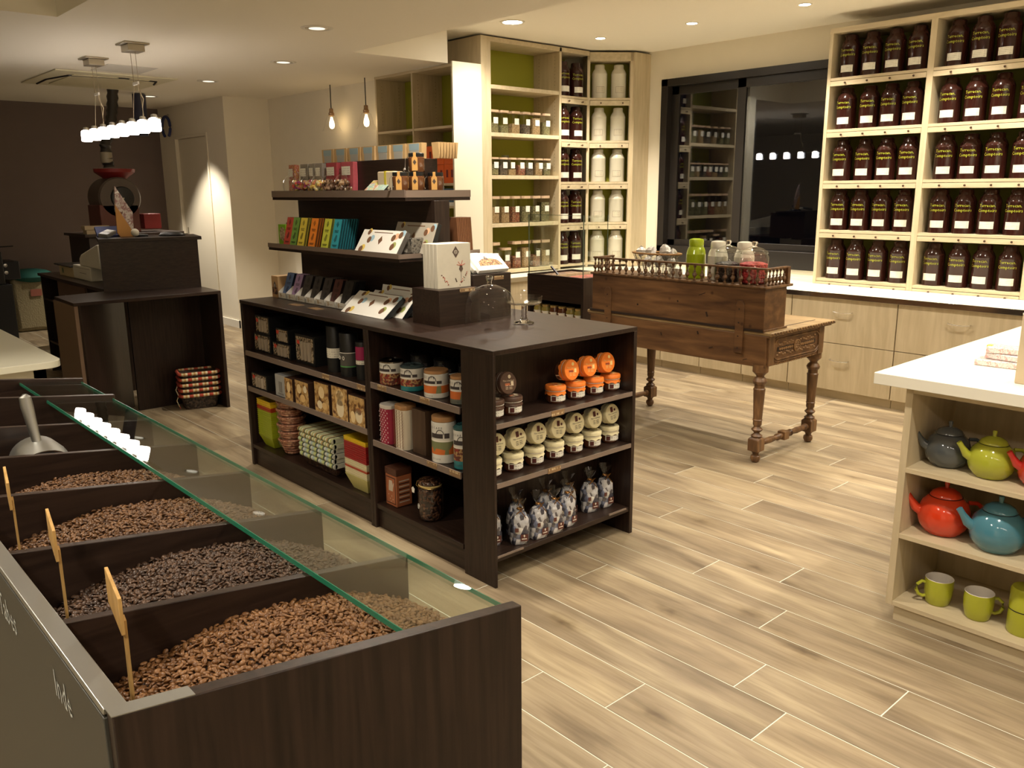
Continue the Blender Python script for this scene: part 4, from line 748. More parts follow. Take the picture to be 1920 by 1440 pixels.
for bi, (y0, y1, k, lab, low) in enumerate(BINS):
    nx, ny = 26, 12; m = MB(); xa, xb = XL+.016, XR-.008
    for j in range(ny+1):
        for i in range(nx+1):
            u = i/nx; v = j/ny; x = xa+(xb-xa)*u
            d = .043+.078*max(0, (.50-u)/.5)**1.5+.037*max(0, (u-.72)/.28)**1.5+low+.009*(2*abs(v-.45))**2
            m.v.append((x+1.67, (y1-y0)*(v-.5), zt(x, d)+.0022*math.sin(i*1.3+j*2.1)))
    for j in range(ny):
        for i in range(nx): a = j*(nx+1)+i; m.face((a, a+1, a+nx+2, a+nx+1))
    o = obj('coffee_beans', m, HB, None, (-1.67, (y0+y1)/2, 0)); tag(o, 'heap of '+lab, 'coffee beans', 'heaps of coffee beans in the counter bins'); o['kind'] = 'stuff'
    md = o.modifiers.new('beans', 'NODES'); md.node_group = bean_nodes(bsrc[k], bi*11+1)
# scoop
sc = thing('metal_scoop', 'aluminium scoop standing handle up in the fifth bean bin', 'scoop', (-1.6974, -.532, 1.0064)); sc.scale = (.742,)*3; m = MB(); n = 26
prof = [(.080, 0, .06), (.078, .05, .05), (.074, .10, .04), (.05, .135, .03), (.01, .15, .02)]
M = T(0, 0, .06) @ RX(-62)
sh = MB().lathe([(.082, .0), (.080, .002), (.078, .06), (.066, .11), (.035, .14), (1e-3, .146), (.033, .136), (.062, .108), (.074, .06), (.077, .002), (.082, 0)], 30)
obj('bowl', MB().add(sh, T(0, -.03, .035) @ RX(-72)), ALU, sc)
obj('handle', MB().tube([(.0, .005, .10), (-.004, .02, .15), (-.010, .035, .225), (-.011, .038, .25), (-.011, .038, .258)], [.012, .0125, .0165, .015, .006], 14), ALU, sc)
# bamboo price holders
BAM = wood('bamboo', (.42, .24, .07), (.58, .36, .13), (60, 60, 8), rough=.5)
for y, l in ((-1.5436, 'bamboo sign stake in the nearest bean bin'), (-1.3061, 'bamboo sign stake in the second bean bin'), (-1.0724, 'bamboo sign stake in the third bean bin, at the photo edge')):
    t = thing('bean_sign', l, 'sign', (-1.8577, y, 1.0509), -9, group='bamboo signs in the bean bins'); t.scale = (.742,)*3
    obj('board', MB().box(-.0025, .0025, -.060, .060, .150, .205), BAM, t, bevel=.0008); obj('stake', MB().add(MB().box(-.002, .002, -.009, .009, -.03, .17), T(0.004, -.035, 0) @ RX(4)), BAM, t)
# ---------------------------------------------------------------- pale counter on the right
rc = thing('pale_counter', 'maple counter with ivory top and open shelves of teapots, right foreground', 'counter', (1.3, -2.2, 0))
def q(x0, x1, y0, y1, z0, z1): return MB().box(x0-1.3, x1-1.3, y0+2.2, y1+2.2, z0, z1)
obj('worktop', q(.885, 3.3, -3.5, -1.088, .908, .95), mat('glossy_ivory_top', (.80, .77, .66), .22, coat=.2), rc, bevel=.002)
obj('side_panel', q(.93, 1.75, -1.215, -1.19, .062, .905), MAPZ, rc, bevel=.001)
obj('divider', q(.93, 1.35, -2.02, -1.995, .062, .905), MAPZ, rc, bevel=.001)
obj('back_panel', q(1.335, 1.35, -3.5, -1.215, .06, .905), MAPZ, rc); obj('top_rail', q(.93, 1.35, -3.5, -1.215, .885, .907), MAPY, rc)
obj('plinth', q(.945, 1.7, -3.5, -1.218, 0, .06), MAPY, rc)
for z in (.607, .352, .08): obj('shelf', q(.93, 1.335, -1.995, -1.215, z-.018, z), MAPY, rc, bevel=.001)
def teapot(label, c, x, y, z, r, rz=0, name='teapot'):
    g = mat('glaze_'+label.split()[0], c, .12, coat=.7); t = thing('teapot', label, 'teapot', (x, y, z), rz, group='glazed teapots on the pale shelves'); h = r*1.62
    obj('body', MB().lathe([(1e-3, 0), (r*.62, 0), (r*.70, .004), (r*.93, h*.22), (r, h*.42), (r*.97, h*.60), (r*.84, h*.80), (r*.62, h*.93), (r*.56, h*.96)], 40), g, t)
    lid = obj('lid', MB().lathe([(r*.60, h*.955), (r*.60, h*.965), (r*.50, h*1.06), (r*.30, h*1.13), (r*.10, h*1.155), (1e-3, h*1.155)], 36), g, t)
    obj('rim_line', MB().lathe([(r*.605, h*.945), (r*.625, h*.95), (r*.605, h*.96)], 36), BLACK, t)
    obj('knob', MB().lathe([(r*.085, h*1.14), (r*.08, h*1.2), (r*.10, h*1.26), (r*.095, h*1.31), (1e-3, h*1.325)], 18), g, lid)
    obj('spout', MB().tube([(0, r*.82, h*.52), (0, r*1.10, h*.62), (0, r*1.28, h*.80), (0, r*1.42, h*.93), (0, r*1.43, h*.935), (0, r*1.40, h*.92)], [r*.24, r*.19, r*.125, r*.12, r*.085, r*.07], 16), g, t)
    obj('handle', MB().tube([(0, -r*.85, h*.80)]+[(0, -r*1.02-r*.42*math.sin(a), h*.50+h*.32*math.cos(a)) for a in np.linspace(.35, PI-.35, 9)]+[(0, -r*.88, h*.26)], r*.085, 10), g, t)
    return t
teapot('slate grey teapot, leftmost on the upper shelf', (.075, .085, .09), 1.075, -1.300, .607, .078, 34)
teapot('lime green teapot on the upper shelf', (.38, .40, .035), 1.055, -1.455, .607, .078, 34)
teapot('red teapot at the right edge of the photo, upper shelf', (.48, .02, .015), 1.06, -1.615, .607, .078, 34)
teapot('orange red teapot on the middle shelf', (.62, .045, .012), 1.065, -1.315, .352, .092, 34)
teapot('sky blue teapot on the middle shelf', (.065, .21, .28), 1.045, -1.505, .352, .092, 34)
teapot('charcoal teapot behind the blue one, middle shelf', (.02, .025, .028), 1.15, -1.70, .352, .088, 34)
LG = mat('lime_mug_glaze', (.40, .42, .03), .3, coat=.3); MI = mat('mug_white', (.85, .80, .72), .4)
def mug(label, x, y, rz, line=False):
    t = thing('mug', label, 'mug', (x, y, .08), rz, group='lime green mugs on the bottom shelf'); r = .050; h = .10
    obj('cup', MB().lathe([(1e-3, 0), (r*.72, 0), (r*.82, .006), (r*.96, h*.4), (r, h*.7), (r*.985, h)], 36), LG, t); obj('inside', MB().lathe([(r*.985, h), (r*.955, h+.001), (r*.93, h*.9), (r*.90, h*.4), (r*.7, .008), (1e-3, .006)], 36), MI, t)
    obj('handle', MB().tube([(r*.90, 0, h*.80), (r*1.2, 0, h*.84), (r*1.52, 0, h*.70), (r*1.58, 0, h*.50), (r*1.40, 0, h*.32), (r*1.1, 0, h*.25), (r*.90, 0, h*.27)], .0062, 10), LG, t)
    if line: obj('black_line', MB().lathe([(r+.0004, h*.60), (r+.0006, h*.63)], 30), BLACK, t)
mug('lime green mug with handle to the left, bottom shelf', 1.04, -1.335, 128)
mug('lime green mug with handle to the right, bottom shelf', 1.03, -1.478, -62)
t = thing('tea_caddy', 'tall lime green caddy with black line at the photo edge, bottom shelf', 'caddy', (1.03, -1.625, .08)); obj('body', MB().lathe([(1e-3, 0), (.045, 0), (.05, .01), (.05, .16), (.045, .17), (1e-3, .17)], 30), LG, t); obj('black_line', MB().lathe([(.0504, .088), (.0506, .092)], 30), BLACK, t)
# things on the counter
CBX = mat('beige_box_card', (.52, .42, .28), .6)
t = thing('beige_box', 'large plain beige box on the pale counter, at the photo edge', 'box', (1.38, -1.64, .9505)); obj('carton', MB().box(-.33, .33, -.145, .145, 0, .235), CBX, t, bevel=.002); obj('lid', MB().box(-.33, .33, -.145, .145, .235, .240), WHITEC, t)
PV = blobs('sugar_packet_print', [(.7, .68, .62), (.55, .5, .5), (.72, .7, .66), (.6, .3, .28), (.74, .72, .68)], 60, kind='N', bump=0, rough=.15)
for i, (x, y, z, rz, l) in enumerate(((1.335, -1.355, .9505, 4, 'lowest clear wrapped white bar in the small pile on the counter'), (1.36, -1.385, .9735, -6, 'middle clear wrapped white bar in the small pile on the counter'), (1.37, -1.375, .9965, 10, 'top clear wrapped white bar in the small pile on the counter'), (1.62, -1.30, .9505, 0, 'wrapped white bar lying behind the pile on the counter'))):
    t = thing('wrapped_bar', l, 'packet', (x, y, z), rz, group='wrapped white bars on the pale counter'); obj('packet', MB().box(-.05, .05, -.075, .075, 0, .022), PV, t, bevel=.003)
    if i == 2: obj('yellow_end', MB().box(-.02, .01, .06, .078, .0, .024), mat('yellow_foil', (.7, .5, .1), .4), t)
POT = mat('cream_pot', (.62, .58, .34), .45)
t = thing('cream_pot', 'square cream pot with wrapped sweets, far end of the pale counter', 'pot', (2.44, -1.19, .9505)); obj('pot', MB().prism([(-.055, -.055), (.055, -.055), (.055, .055), (-.055, .055)], 0, .12, top=1.35), POT, t, bevel=.002)
obj('sweets', MB().add(MB().sph((0, 0, .12), .06, 10).sph((.03, -.02, .17), .05, 10).sph((-.01, -.03, .21), .045, 10)), blobs('pink_wrap', [(.75, .6, .5), (.7, .68, .6), (.6, .3, .25)], 30, bump=.6), t, kind='stuff'); obj('ribbon', MB().tube([(-.05, .02, .12), (-.03, 0, .18), (.0, -.02, .25), (.02, -.03, .30)], .004, 6), mat('rose_ribbon', (.5, .15, .12), .4), t)
# ---------------------------------------------------------------- antique desk
AW = wood('old_pine', (.045, .019, .008), (.115, .054, .020), (14, 3, 22), rough=.5, c2=(.19, .095, .036), knots=7, bump=.1)
AL = wood('turned_walnut', (.05, .022, .009), (.12, .060, .024), (30, 30, 6), rough=.42, c2=(.24, .125, .05), bump=.05)
AT = wood('worn_desk_top', (.22, .14, .06), (.36, .25, .12), (20, 4, 20), rough=.45)
AD = mat('dark_recess', (.02, .009, .004), .6)
dk = thing('antique_desk', 'antique brown wooden desk with turned legs and a railed upper box', 'desk', (2.54, .83, 0))
def dq(x0, x1, y0, y1, z0, z1): return MB().box(x0-2.54, x1-2.54, y0-.83, y1-.83, z0, z1)
obj('back_board', dq(2.205, 2.225, .15, 1.52, .585, .77), AW, dk, bevel=.002); obj('front_apron', dq(2.86, 2.88, .15, 1.52, .62, .77), AW, dk, bevel=.002)
obj('end_apron', dq(2.225, 2.86, .145, .17, .59, .77), AW, dk, bevel=.002); obj('end_apron', dq(2.225, 2.86, 1.5, 1.525, .59, .77), AW, dk, bevel=.002)
obj('table_top', dq(2.203, 2.945, .115, 1.55, .772, .795), AT, dk, bevel=.006); obj('moulding', dq(2.206, 2.93, .13, 1.54, .762, .773), AW, dk, bevel=.003)
m = MB()
for i in range(24): x = 2.21+i*.031; m.add(MB().box(-.010, .010, -.004, .004, -.004, .004), T(x-2.54, .112-.83, .784) @ RY(28))
obj('rope_carving', m, AL, dk, kind='stuff')
obj('upper_box', dq(2.20, 2.43, .17, 1.50, .795, 1.042), AW, dk, bevel=.002); obj('seam_strip', dq(2.195, 2.205, .17, 1.52, .792, .806), AD, dk); obj('cornice', dq(2.19, 2.475, .155, 1.515, 1.042, 1.056), AL, dk, bevel=.004)
obj('base_moulding', dq(2.20, 2.445, .16, 1.51, .795, .806), AL, dk, bevel=.002); obj('blotter_slot', dq(2.50, 2.85, .20, .206, .795, .7965), AD, dk)
for y in (.325, 1.352):
    c_ = obj('cleat', MB().add(MB().prism([(-.028, -.15), (.028, -.15), (.028, .14), (.015, .16), (-.018, .158), (-.028, .13)], 0, .016), T(2.205-2.54, y-.83, .805) @ FX), AW, dk, bevel=.002)
    for dz in (-.12, -.05, .03, .11): obj('nail', MB().add(MB().lathe([(.005, 0), (.004, .002), (1e-3, .003)], 8), T(2.189-2.54, y-.83+.004, .805+dz) @ FX), AD, c_)
cr = MB()
for y, z, w, h in ((.60, .98, .05, .004), (.56, .86, .012, .03), (.78, .92, .01, .012), (.52, .66, .03, .006), (1.1, .87, .012, .012), (.9, .70, .008, .02), (.28, .62, .03, .004), (.62, .74, .01, .02)): cr.add(MB().box(-w/2, w/2, -h/2, h/2, 0, .0006), T(2.1995-2.54, y-.83, z) @ FX @ RZ(20))
obj('knot_mark', cr, AD, dk, kind='stuff')
# gallery: rail and balusters
zr = 1.056
obj('gallery_rail', dq(2.20, 2.222, .168, 1.50, 1.148, 1.160), AL, dk, bevel=.003); obj('gallery_rail', dq(2.222, 2.44, .168, .190, 1.148, 1.160), AL, dk, bevel=.003); obj('gallery_rail', dq(2.222, 2.40, 1.478, 1.50, 1.148, 1.160), AL, dk, bevel=.003)
obj('gallery_post', dq(2.425, 2.455, .165, .195, 1.056, 1.158), AW, dk, bevel=.003)
bal = mesh('baluster', MB().lathe([(.009, 0), (.009, .008), (.0045, .014), (.006, .02), (.0145, .033), (.0125, .043), (.005, .052), (.0085, .057), (.004, .064), (.0035, .075), (.009, .084), (.009, .092)], 10), AL)
for i in range(25): obj('baluster', bal, None, dk, (2.211-2.54, .179+i*.0545-.83, zr))
for i in range(1, 6): obj('baluster', bal, None, dk, (2.211+i*.0385-2.54, .179-.83, zr)); obj('baluster', bal, None, dk, (2.211+i*.036-2.54, 1.489-.83, zr))
# legs
LP = [(.010, 0), (.022, .006), (.030, .024), (.028, .040), (.016, .050), (.020, .056), (.020, .06)]
LU = [(.030, .158), (.034, .166), (.018, .180), (.016, .186), (.030, .198), (.034, .206), (.022, .218), (.020, .224), (.026, .236), (.026, .26), (.030, .264), (.026, .268), (.034, .44), (.036, .452), (.030, .458), (.030, .478), (.038, .486), (.042, .500), (.034, .516), (.022, .526), (.026, .536), (.040, .55), (.046, .556), (.046, .60)]
for x, y in ((2.234, .192), (2.85, .192), (2.85, 1.49), (2.234, 1.49)):
    lg = obj('leg', MB().lathe(LU, 22), AL, dk, (x-2.54, y-.83, 0)); obj('leg_block', MB().box(-.036, .036, -.036, .036, .072, .146).prism([(-.036, -.036), (.036, -.036), (.036, .036), (-.036, .036)], .146, .160, top=.6), AL, lg, bevel=.003)
    obj('foot', MB().lathe(LP+[(.026, .066), (.03, .074)], 20), AD if 0 else AL, lg)
for y in (.192, 1.49):
    P = [(.020, 0), (.022, .02), (.013, .03), (.017, .05), (.020, .12), (.014, .18), (.022, .195), (.016, .205), (.022, .22), (.014, .235), (.020, .255)]
    P2 = P+[(r, .544-z) for r, z in reversed(P)]
    s = obj('stretcher', MB().add(MB().lathe(P2, 16), T(2.27-2.54, y-.83, .108) @ RY(90)), AL, dk); obj('stretcher_block', MB().add(MB().box(-.028, .028, -.026, .026, -.026, .026), T(.002, y-.83, .108)), AL, s, bevel=.003)
# carved end panel
cp = MB(); f = T(2.54-2.54, .1445-.83, .682) @ FY; K = 36
def oval(w, h): return [((w if math.cos(a) >= 0 else -w)*1.0+h*math.cos(a)*1.0, h*math.sin(a)) for a in np.linspace(0, 2*PI, K+1)[:-1]]
obj('carved_moulding', MB().add(MB().tube([(x, y, .002) for x, y in oval(.205, .062)], .0045, 6, closed=True).tube([(x, y, .002) for x, y in oval(.205, .076)], .003, 6, closed=True), f), AL, dk)
CV = mat('carved_relief', (.20, .105, .04), .55)
for s in (-1, 1):
    for i in range(7): cp.add(MB().box(-.010, .010, -.007, .007, 0, .004), f @ T(s*(.055+i*.0225), 0, 0) @ RZ(18*s))
    for i in range(9):
        for r_ in (-1, 1): cp.add(MB().lathe([(.012, 0), (.006, .004), (1e-3, .005)], 7), f @ T(s*(.045+i*.021), r_*(.030+.008*math.sin(i*1.7)), 0) @ Matrix.Scale(.55, 4, (0, 1, 0)))
    for i in range(22): cp.add(MB().box(-.005, .005, -.003, .003, 0, .004), f @ T(-.21+i*.020, s*.087, 0) @ RZ(35))
obj('carved_leaves', cp, CV, dk, kind='stuff')
rs = MB().lathe([(.036, 0), (.037, .006), (.030, .008), (.028, .003)], 24)
for k in range(8): rs.add(MB().lathe([(.008, .002), (.004, .007), (1e-3, .008)], 8), RZ(k*45) @ T(.018, 0, 0) @ Matrix.Scale(1.6, 4, (1, 0, 0)))
rs.lathe([(.007, .002), (1e-3, .010)], 10); obj('rosette', MB().add(rs, f), CV, dk)
obj('recessed_band', MB().add(MB().box(-.22, .22, -.013, .013, 0, .0012), f), AD, dk)
for x in (-.285, .285): obj('corner_stile', MB().add(MB().box(-.03, .03, -.088, .088, -.002, .006), f @ T(x, 0, 0)), AL, dk, bevel=.002)
# --- goods on the desk
ZD = 1.0563
def can(name, label, x, y, r, h, m, grp=None, lab=False, z=ZD):
    t = thing(name, label, 'tin', (x, y, z), group=grp); obj('body', MB().lathe([(1e-3, 0), (r*.97, 0), (r, .004), (r, h*.60), (r*1.01, h*.605), (r*.99, h*.615), (r*.93, h*.70), (r*.76, h*.79), (r*.72, h*.80)], 32), m, t)
    obj('lid', MB().lathe([(r*.74, h*.80), (r*.76, h*.81), (r*.76, h*.94), (r*.70, h*.98), (r*.4, h), (1e-3, h)], 32), m, t); return t
can('tea_canister', 'bright lime green canister on the antique desk', 2.35, .765, .060, .245, mat('lime_lacquer', (.38, .50, .015), .2, coat=.5), 'canisters on the antique desk')
WT = mat('white_lacquer', (.74, .71, .60), .25, coat=.3)
can('tea_canister', 'white canister between the green one and the first glass jar', 2.375, .62, .060, .235, WT, 'canisters on the antique desk')
can('tea_canister', 'white canister peeping out behind the two glass jars', 2.41, .455, .060, .235, WT, 'canisters on the antique desk')
def gjar(label, x, y, r, h, fill, fh, GLASS=glass('jar_thick_glass', (.96, .97, .95), gl=.95)):
    t = thing('lidded_glass_jar', label, 'glass jar', (x, y, ZD), group='glass jars on the antique desk'); b = MB().lathe([(1e-3, .001), (r*.9, 0), (r, .012), (r, h*.62), (r*.9, h*.70), (r*.86, h*.72)], 36); obj('jar', b, GLASS, t)
    obj('lid', MB().lathe([(r*.95, h*.715), (r*.96, h*.735), (r*.88, h*.77), (r*.55, h*.84), (r*.2, h*.88)], 36), GLASS, t); obj('rim', MB().lathe([(r*.9, h*.705), (r*.97, h*.712), (r*.97, h*.728), (r*.9, h*.735)], 36), glass('rim_glass', (.8, .82, .8), gl=1.2), t)
    obj('knob', MB().lathe([(r*.18, h*.87), (r*.14, h*.90), (r*.22, h*.96), (r*.18, h), (1e-3, h*1.005)], 18), SOLIDG, t); obj('sweets', MB().lathe([(1e-3, .006), (r*.88, .006), (r*.95, .016), (r*.95, fh*.92), (r*.6, fh), (1e-3, fh*1.03)], 26), fill, t, kind='stuff')
    return t
gjar('glass jar half full of black liquorice on the desk', 2.325, .513, .078, .245, blobs('black_sweets', [(.012, .01, .012), (.03, .02, .025), (.02, .015, .015)], 70, rough=.3, bump=1), .115)
gjar('glass jar of red sugared sweets at the desk end', 2.31, .325, .085, .245, blobs('red_sweets', [(.45, .015, .02), (.30, .01, .015), (.55, .06, .05), (.4, .02, .03)], 85, rough=.5, bump=1), .125)
wb = thing('wire_basket', 'oval wire basket with a wooden rim holding wrapped soaps', 'basket', (2.33, 1.06, ZD)); rim = [(.095*math.cos(a), .185*math.sin(a), .14) for a in np.linspace(0, 2*PI, 33)[:-1]]
obj('rim', MB().tube(rim, .006, 8, closed=True), wood('rim_cane', (.3, .15, .05), (.45, .26, .1), (10, 10, 60)), wb)
m = MB()
for i in range(0, 32, 2): x, y, z = rim[i]; m.tube([(x, y, z), (x*.8, y*.8, .07), (x*.66, y*.66, .002)], .0015, 4)
for k, z in ((.66, .003), (.78, .06), (.9, .1)): m.tube([(x*k, y*k, z) for x, y, _ in rim], .0015, 4, closed=True)
obj('wires', m, mat('grey_wire', (.15, .14, .12), .4, .6), wb, kind='stuff'); obj('film_liner', MB().add(MB().lathe([(.06, .004), (.075, .06), (.09, .13)], 24), Matrix.Scale(1.9, 4, (0, 1, 0))), glass('liner_film', (.85, .85, .82), .1, gl=.8), wb)
WP = mat('white_wrap', (.60, .58, .55), .3, var=.12, vscale=40, bump=.4, bscale=50)
for i, (dx, dy, dz, r, l) in enumerate(((.0, .13, .145, .032, 'white wrapped block, leftmost in the wire basket'), (-.01, .04, .150, .034, 'crumpled silver wrapped sweet in the basket, second from left'), (.03, -.03, .150, .026, 'pinkish wrapped sweet in the middle of the basket'), (0, -.07, .165, .034, 'tallest white wrapped sweet in the basket'), (-.01, -.135, .146, .030, 'white wrapped sweet at the right end of the basket'), (.03, .09, .08, .034, 'wrapped sweet low in the basket, left'), (.0, -.02, .085, .036, 'wrapped sweet low in the basket, middle'), (.02, -.10, .08, .034, 'wrapped sweet low in the basket, right'))):
    t = thing('wrapped_sweet', l, 'sweet', (2.33+dx, 1.06+dy, ZD+dz), group='wrapped sweets in the wire basket'); rn = random.Random(i); m = MB()
    m.sph((0, 0, 0), r, 8); m.v = [(x*rn.uniform(.7, 1.25), y*rn.uniform(.7, 1.25), z*rn.uniform(.7, 1.25)) for x, y, z in m.v]; m.sph((0, 0, 0), .001, 4); o = obj('wrapper', m, WP, t, sm=0, label=None)
t = thing('price_card', 'small slanting price card before the green canister', 'card', (2.27, .85, ZD)); obj('card', MB().add(MB().box(-.001, .001, -.05, .05, 0, .06), RY(-12)), LABEL, t)
# --- confectionery case behind the desk
cs2 = thing('sweet_case', 'dark wood case with a clear glass hood beside the antique desk', 'display case', (2.60, 2.12, 0))
def cq(x0, x1, y0, y1, z0, z1): return MB().box(x0-2.60, x1-2.60, y0-2.12, y1-2.12, z0, z1)
obj('side_panel', cq(2.45, 2.95, 1.82, 1.845, 0, .968), WZ, cs2, bevel=.001); obj('side_panel', cq(2.45, 2.95, 2.395, 2.42, 0, .968), WZ, cs2, bevel=.001); obj('back_panel', cq(2.93, 2.95, 1.845, 2.395, 0, .968), WZ, cs2); obj('front_board', cq(2.45, 2.468, 1.845, 2.395, .775, .968), WY, cs2, bevel=.001)
obj('tray', cq(2.468, 2.93, 1.845, 2.395, .90, .915), WY, cs2); obj('shelf', cq(2.46, 2.93, 1.845, 2.395, .60, .62), WY, cs2); obj('shelf', cq(2.46, 2.93, 1.845, 2.395, .10, .12), WY, cs2)
obj('tray_divider', cq(2.468, 2.93, 2.11, 2.12, .915, .975), MAPZ, cs2)
obj('glass_hood', cq(2.455, 2.460, 1.83, 2.41, .968, 1.42).add(cq(2.46, 2.72, 1.83, 1.835, .968, 1.42)).add(cq(2.46, 2.72, 2.405, 2.41, .968, 1.42)), glass('hood_glass', (.96, .98, .96), gl=.6), cs2, sm=0)
obj('glass_edge', MB().box(-.147, -.139, -.291, -.287, .968, 1.42).box(-.147, -.139, .287, .291, .968, 1.42).box(.117, .121, -.291, -.287, .968, 1.42).box(-.147, -.141, -.29, .29, 1.418, 1.421), mat('edge_tint', (.10, .13, .09), .2), cs2)
SW = [blobs('red_chocolates', [(.35, .05, .03), (.20, .03, .02), (.45, .12, .08)], 40), blobs('brown_chocolates', [(.10, .05, .03), (.25, .12, .06), (.16, .07, .04), (.3, .2, .12)], 45)]
for i, (y0, y1) in enumerate(((1.85, 2.105), (2.125, 2.39))): o = obj('chocolate_layer', cq(2.47, 2.925, y0, y1, .916, .955), SW[i], cs2, kind='stuff', bevel=.004)
t = thing('tongs', 'dark metal serving tongs leaning in the glass case', 'tongs', (2.56, 2.18, .956)); obj('arm', MB().add(MB().box(-.008, .008, -.006, .006, 0, .11), RX(-52)), mat('gunmetal', (.05, .045, .06), .3, .5), t, bevel=.002)
jm = [mat('olive_preserve', (.30, .24, .06), .15, coat=.5), mat('brown_preserve', (.12, .04, .015), .15, coat=.5)]
jj = None
for i in range(6):
    t = thing('preserve_jar', '%s preserve jar from the left, under the sweet case' % ORD[i], 'jar', (2.50, 2.345-i*.088, .6202), group='preserve jars on the shelf of the sweet case')
    obj('jar', MB().lathe([(1e-3, 0), (.034, 0), (.037, .006), (.037, .085), (.030, .097), (.030, .102)], 22), jm[1 if i in (2, 3) else 0], t); obj('lid', MB().lathe([(.032, .100), (.033, .102), (.033, .114), (.031, .116), (1e-3, .116)], 22), mat('gold_lid', (.5, .36, .14), .3, .7) if i == 0 else bpy.data.materials['gold_lid'], t)
    obj('label', MB().lathe([(.0375, .006), (.0377, .066)], 12, a0=R(140), a1=R(250)), PAPER, t); obj('hill_print', MB().add(MB().prism([(-.018, 0), (.018, 0), (.008, .012), (0, .018), (-.01, .01)], 0, .0005), T(-.0383, -.006, .020) @ FX @ RY(-10)).add(MB().lathe([(.007, 0), (1e-4, .0004)], 10), T(-.0375, .012, .052) @ FX), mat('brown_print2', (.16, .07, .04), .5) if i == 0 else bpy.data.materials['brown_print2'], t)
# ---------------------------------------------------------------- tall shelves against the corner wall
GRNB = mat('moss_green_back', (.30, .30, .02), .6)
DOT = mat('peg_hole', (.10, .07, .04), .7)
TW = 'tall_shelf_unit'
ts = thing('tall_shelf_unit', 'tall maple shelf unit with green back, glass jars and maroon tins', 'shelf unit', (3.5, 3.58, 0))
def tq(x0, x1, y0, y1, z0, z1, m=0): return MB().box(x0-3.5, x1-3.5, y0, y1, z0, z1, m)
ZB = .825
obj('side_panel', tq(3.015, 3.095, 0, .41, ZB, 2.925), MAPZ, ts, bevel=.001); obj('outer_panel', tq(2.965, 3.0, -.02, .55, 2.675, 2.923).add(tq(2.965, 3.0, -.02, .41, ZB, 2.675)), MAPZ, ts, bevel=.001)
obj('divider', tq(3.962, 3.990, 0, .36, ZB, 2.92), MAPZ, ts, bevel=.001)
obj('back_board', tq(3.095, 4.40, .36, .372, ZB, 2.92), GRNB, ts); obj('top_board', tq(3.095, 4.38, 0, .40, 2.885, 2.925), MAPY, ts, bevel=.001)
for z in (2.525, 2.115, 1.738, 1.300, .868): obj('shelf', tq(3.095, 3.962, 0.004, .36, z-.034, z), MAPY, ts, bevel=.001)
KNB = mat('drawer_knob', (.10, .06, .035), .35, .4)
for z in (2.492, 2.083, 1.680, 1.277, .868):
    obj('shelf', tq(3.99, 4.375, 0.004, .36, z-.022, z), MAPY, ts, bevel=.001)
    if z > 1: 
        s = obj('small_drawer', tq(3.992, 4.375, -.002, .02, z-.072, z-.026), MAPY, ts, bevel=.001)
        for x in (4.08, 4.27): obj('knob', MB().add(MB().lathe([(.004, 0), (.004, .012), (.009, .018), (.006, .026), (1e-3, .027)], 10), T(x-3.5, -.002, z-.050) @ FY), KNB, s)
PH = MB()
for z in np.arange(.95, 2.85, .032):
    if all(abs(z-q) > .06 for q in (2.515, 2.1, 1.72, 1.28)): PH.box(3.959-3.5, 3.9615-3.5, .06, .064, z, z+.005).box(3.959-3.5, 3.9615-3.5, .28, .284, z, z+.005)
obj('peg_hole', PH, DOT, ts, sm=0, kind='stuff')
# end panel that closes the low open shelf
# angled corner section
A = Vector((4.395, 3.585)); B = Vector((4.735, 3.318)); D = (B-A); LN = D.length; D /= LN; ang = math.degrees(math.atan2(D.y, D.x))
an = thing('angled_corner_shelf', 'angled maple corner shelf holding pairs of white tins', 'shelf unit', (A.x, A.y, 0), ang)
obj('side_panel', MB().box(-.028, .0, 0, .30, ZB, 2.92), MAPZ, an, bevel=.001); obj('side_panel', MB().box(LN-.03, LN, 0, .05, ZB, 2.92), MAPZ, an, bevel=.001)
obj('back_board', MB().box(.0, LN, .22, .232, ZB, 2.90), GRNB, an); obj('top_board', MB().box(-.028, LN, 0, .23, 2.84, 2.92), MAPY, an, bevel=.001)
for z in (2.492, 2.083, 1.680, 1.277, .868):
    obj('shelf', MB().box(0, LN-.03, .003, .22, z-.022, z), MAPY, an, bevel=.001)
    if z > 1:
        s = obj('small_drawer', MB().box(0.002, LN-.032, -.002, .02, z-.072, z-.026), MAPY, an, bevel=.001)
        for x in (.11, .33): obj('knob', MB().add(MB().lathe([(.004, 0), (.004, .008), (.008, .012), (1e-3, .015)], 10), T(x, -.002, z-.050) @ FY), KNB, s)
ed = thing('wall_end_panel', 'plain maple end panel between the angled shelf and the window wall', 'panel', (4.735, 3.30, 0)); obj('panel', MB().box(0, .245, 0, .02, ZB, 2.92), MAPZ, ed, bevel=.001)
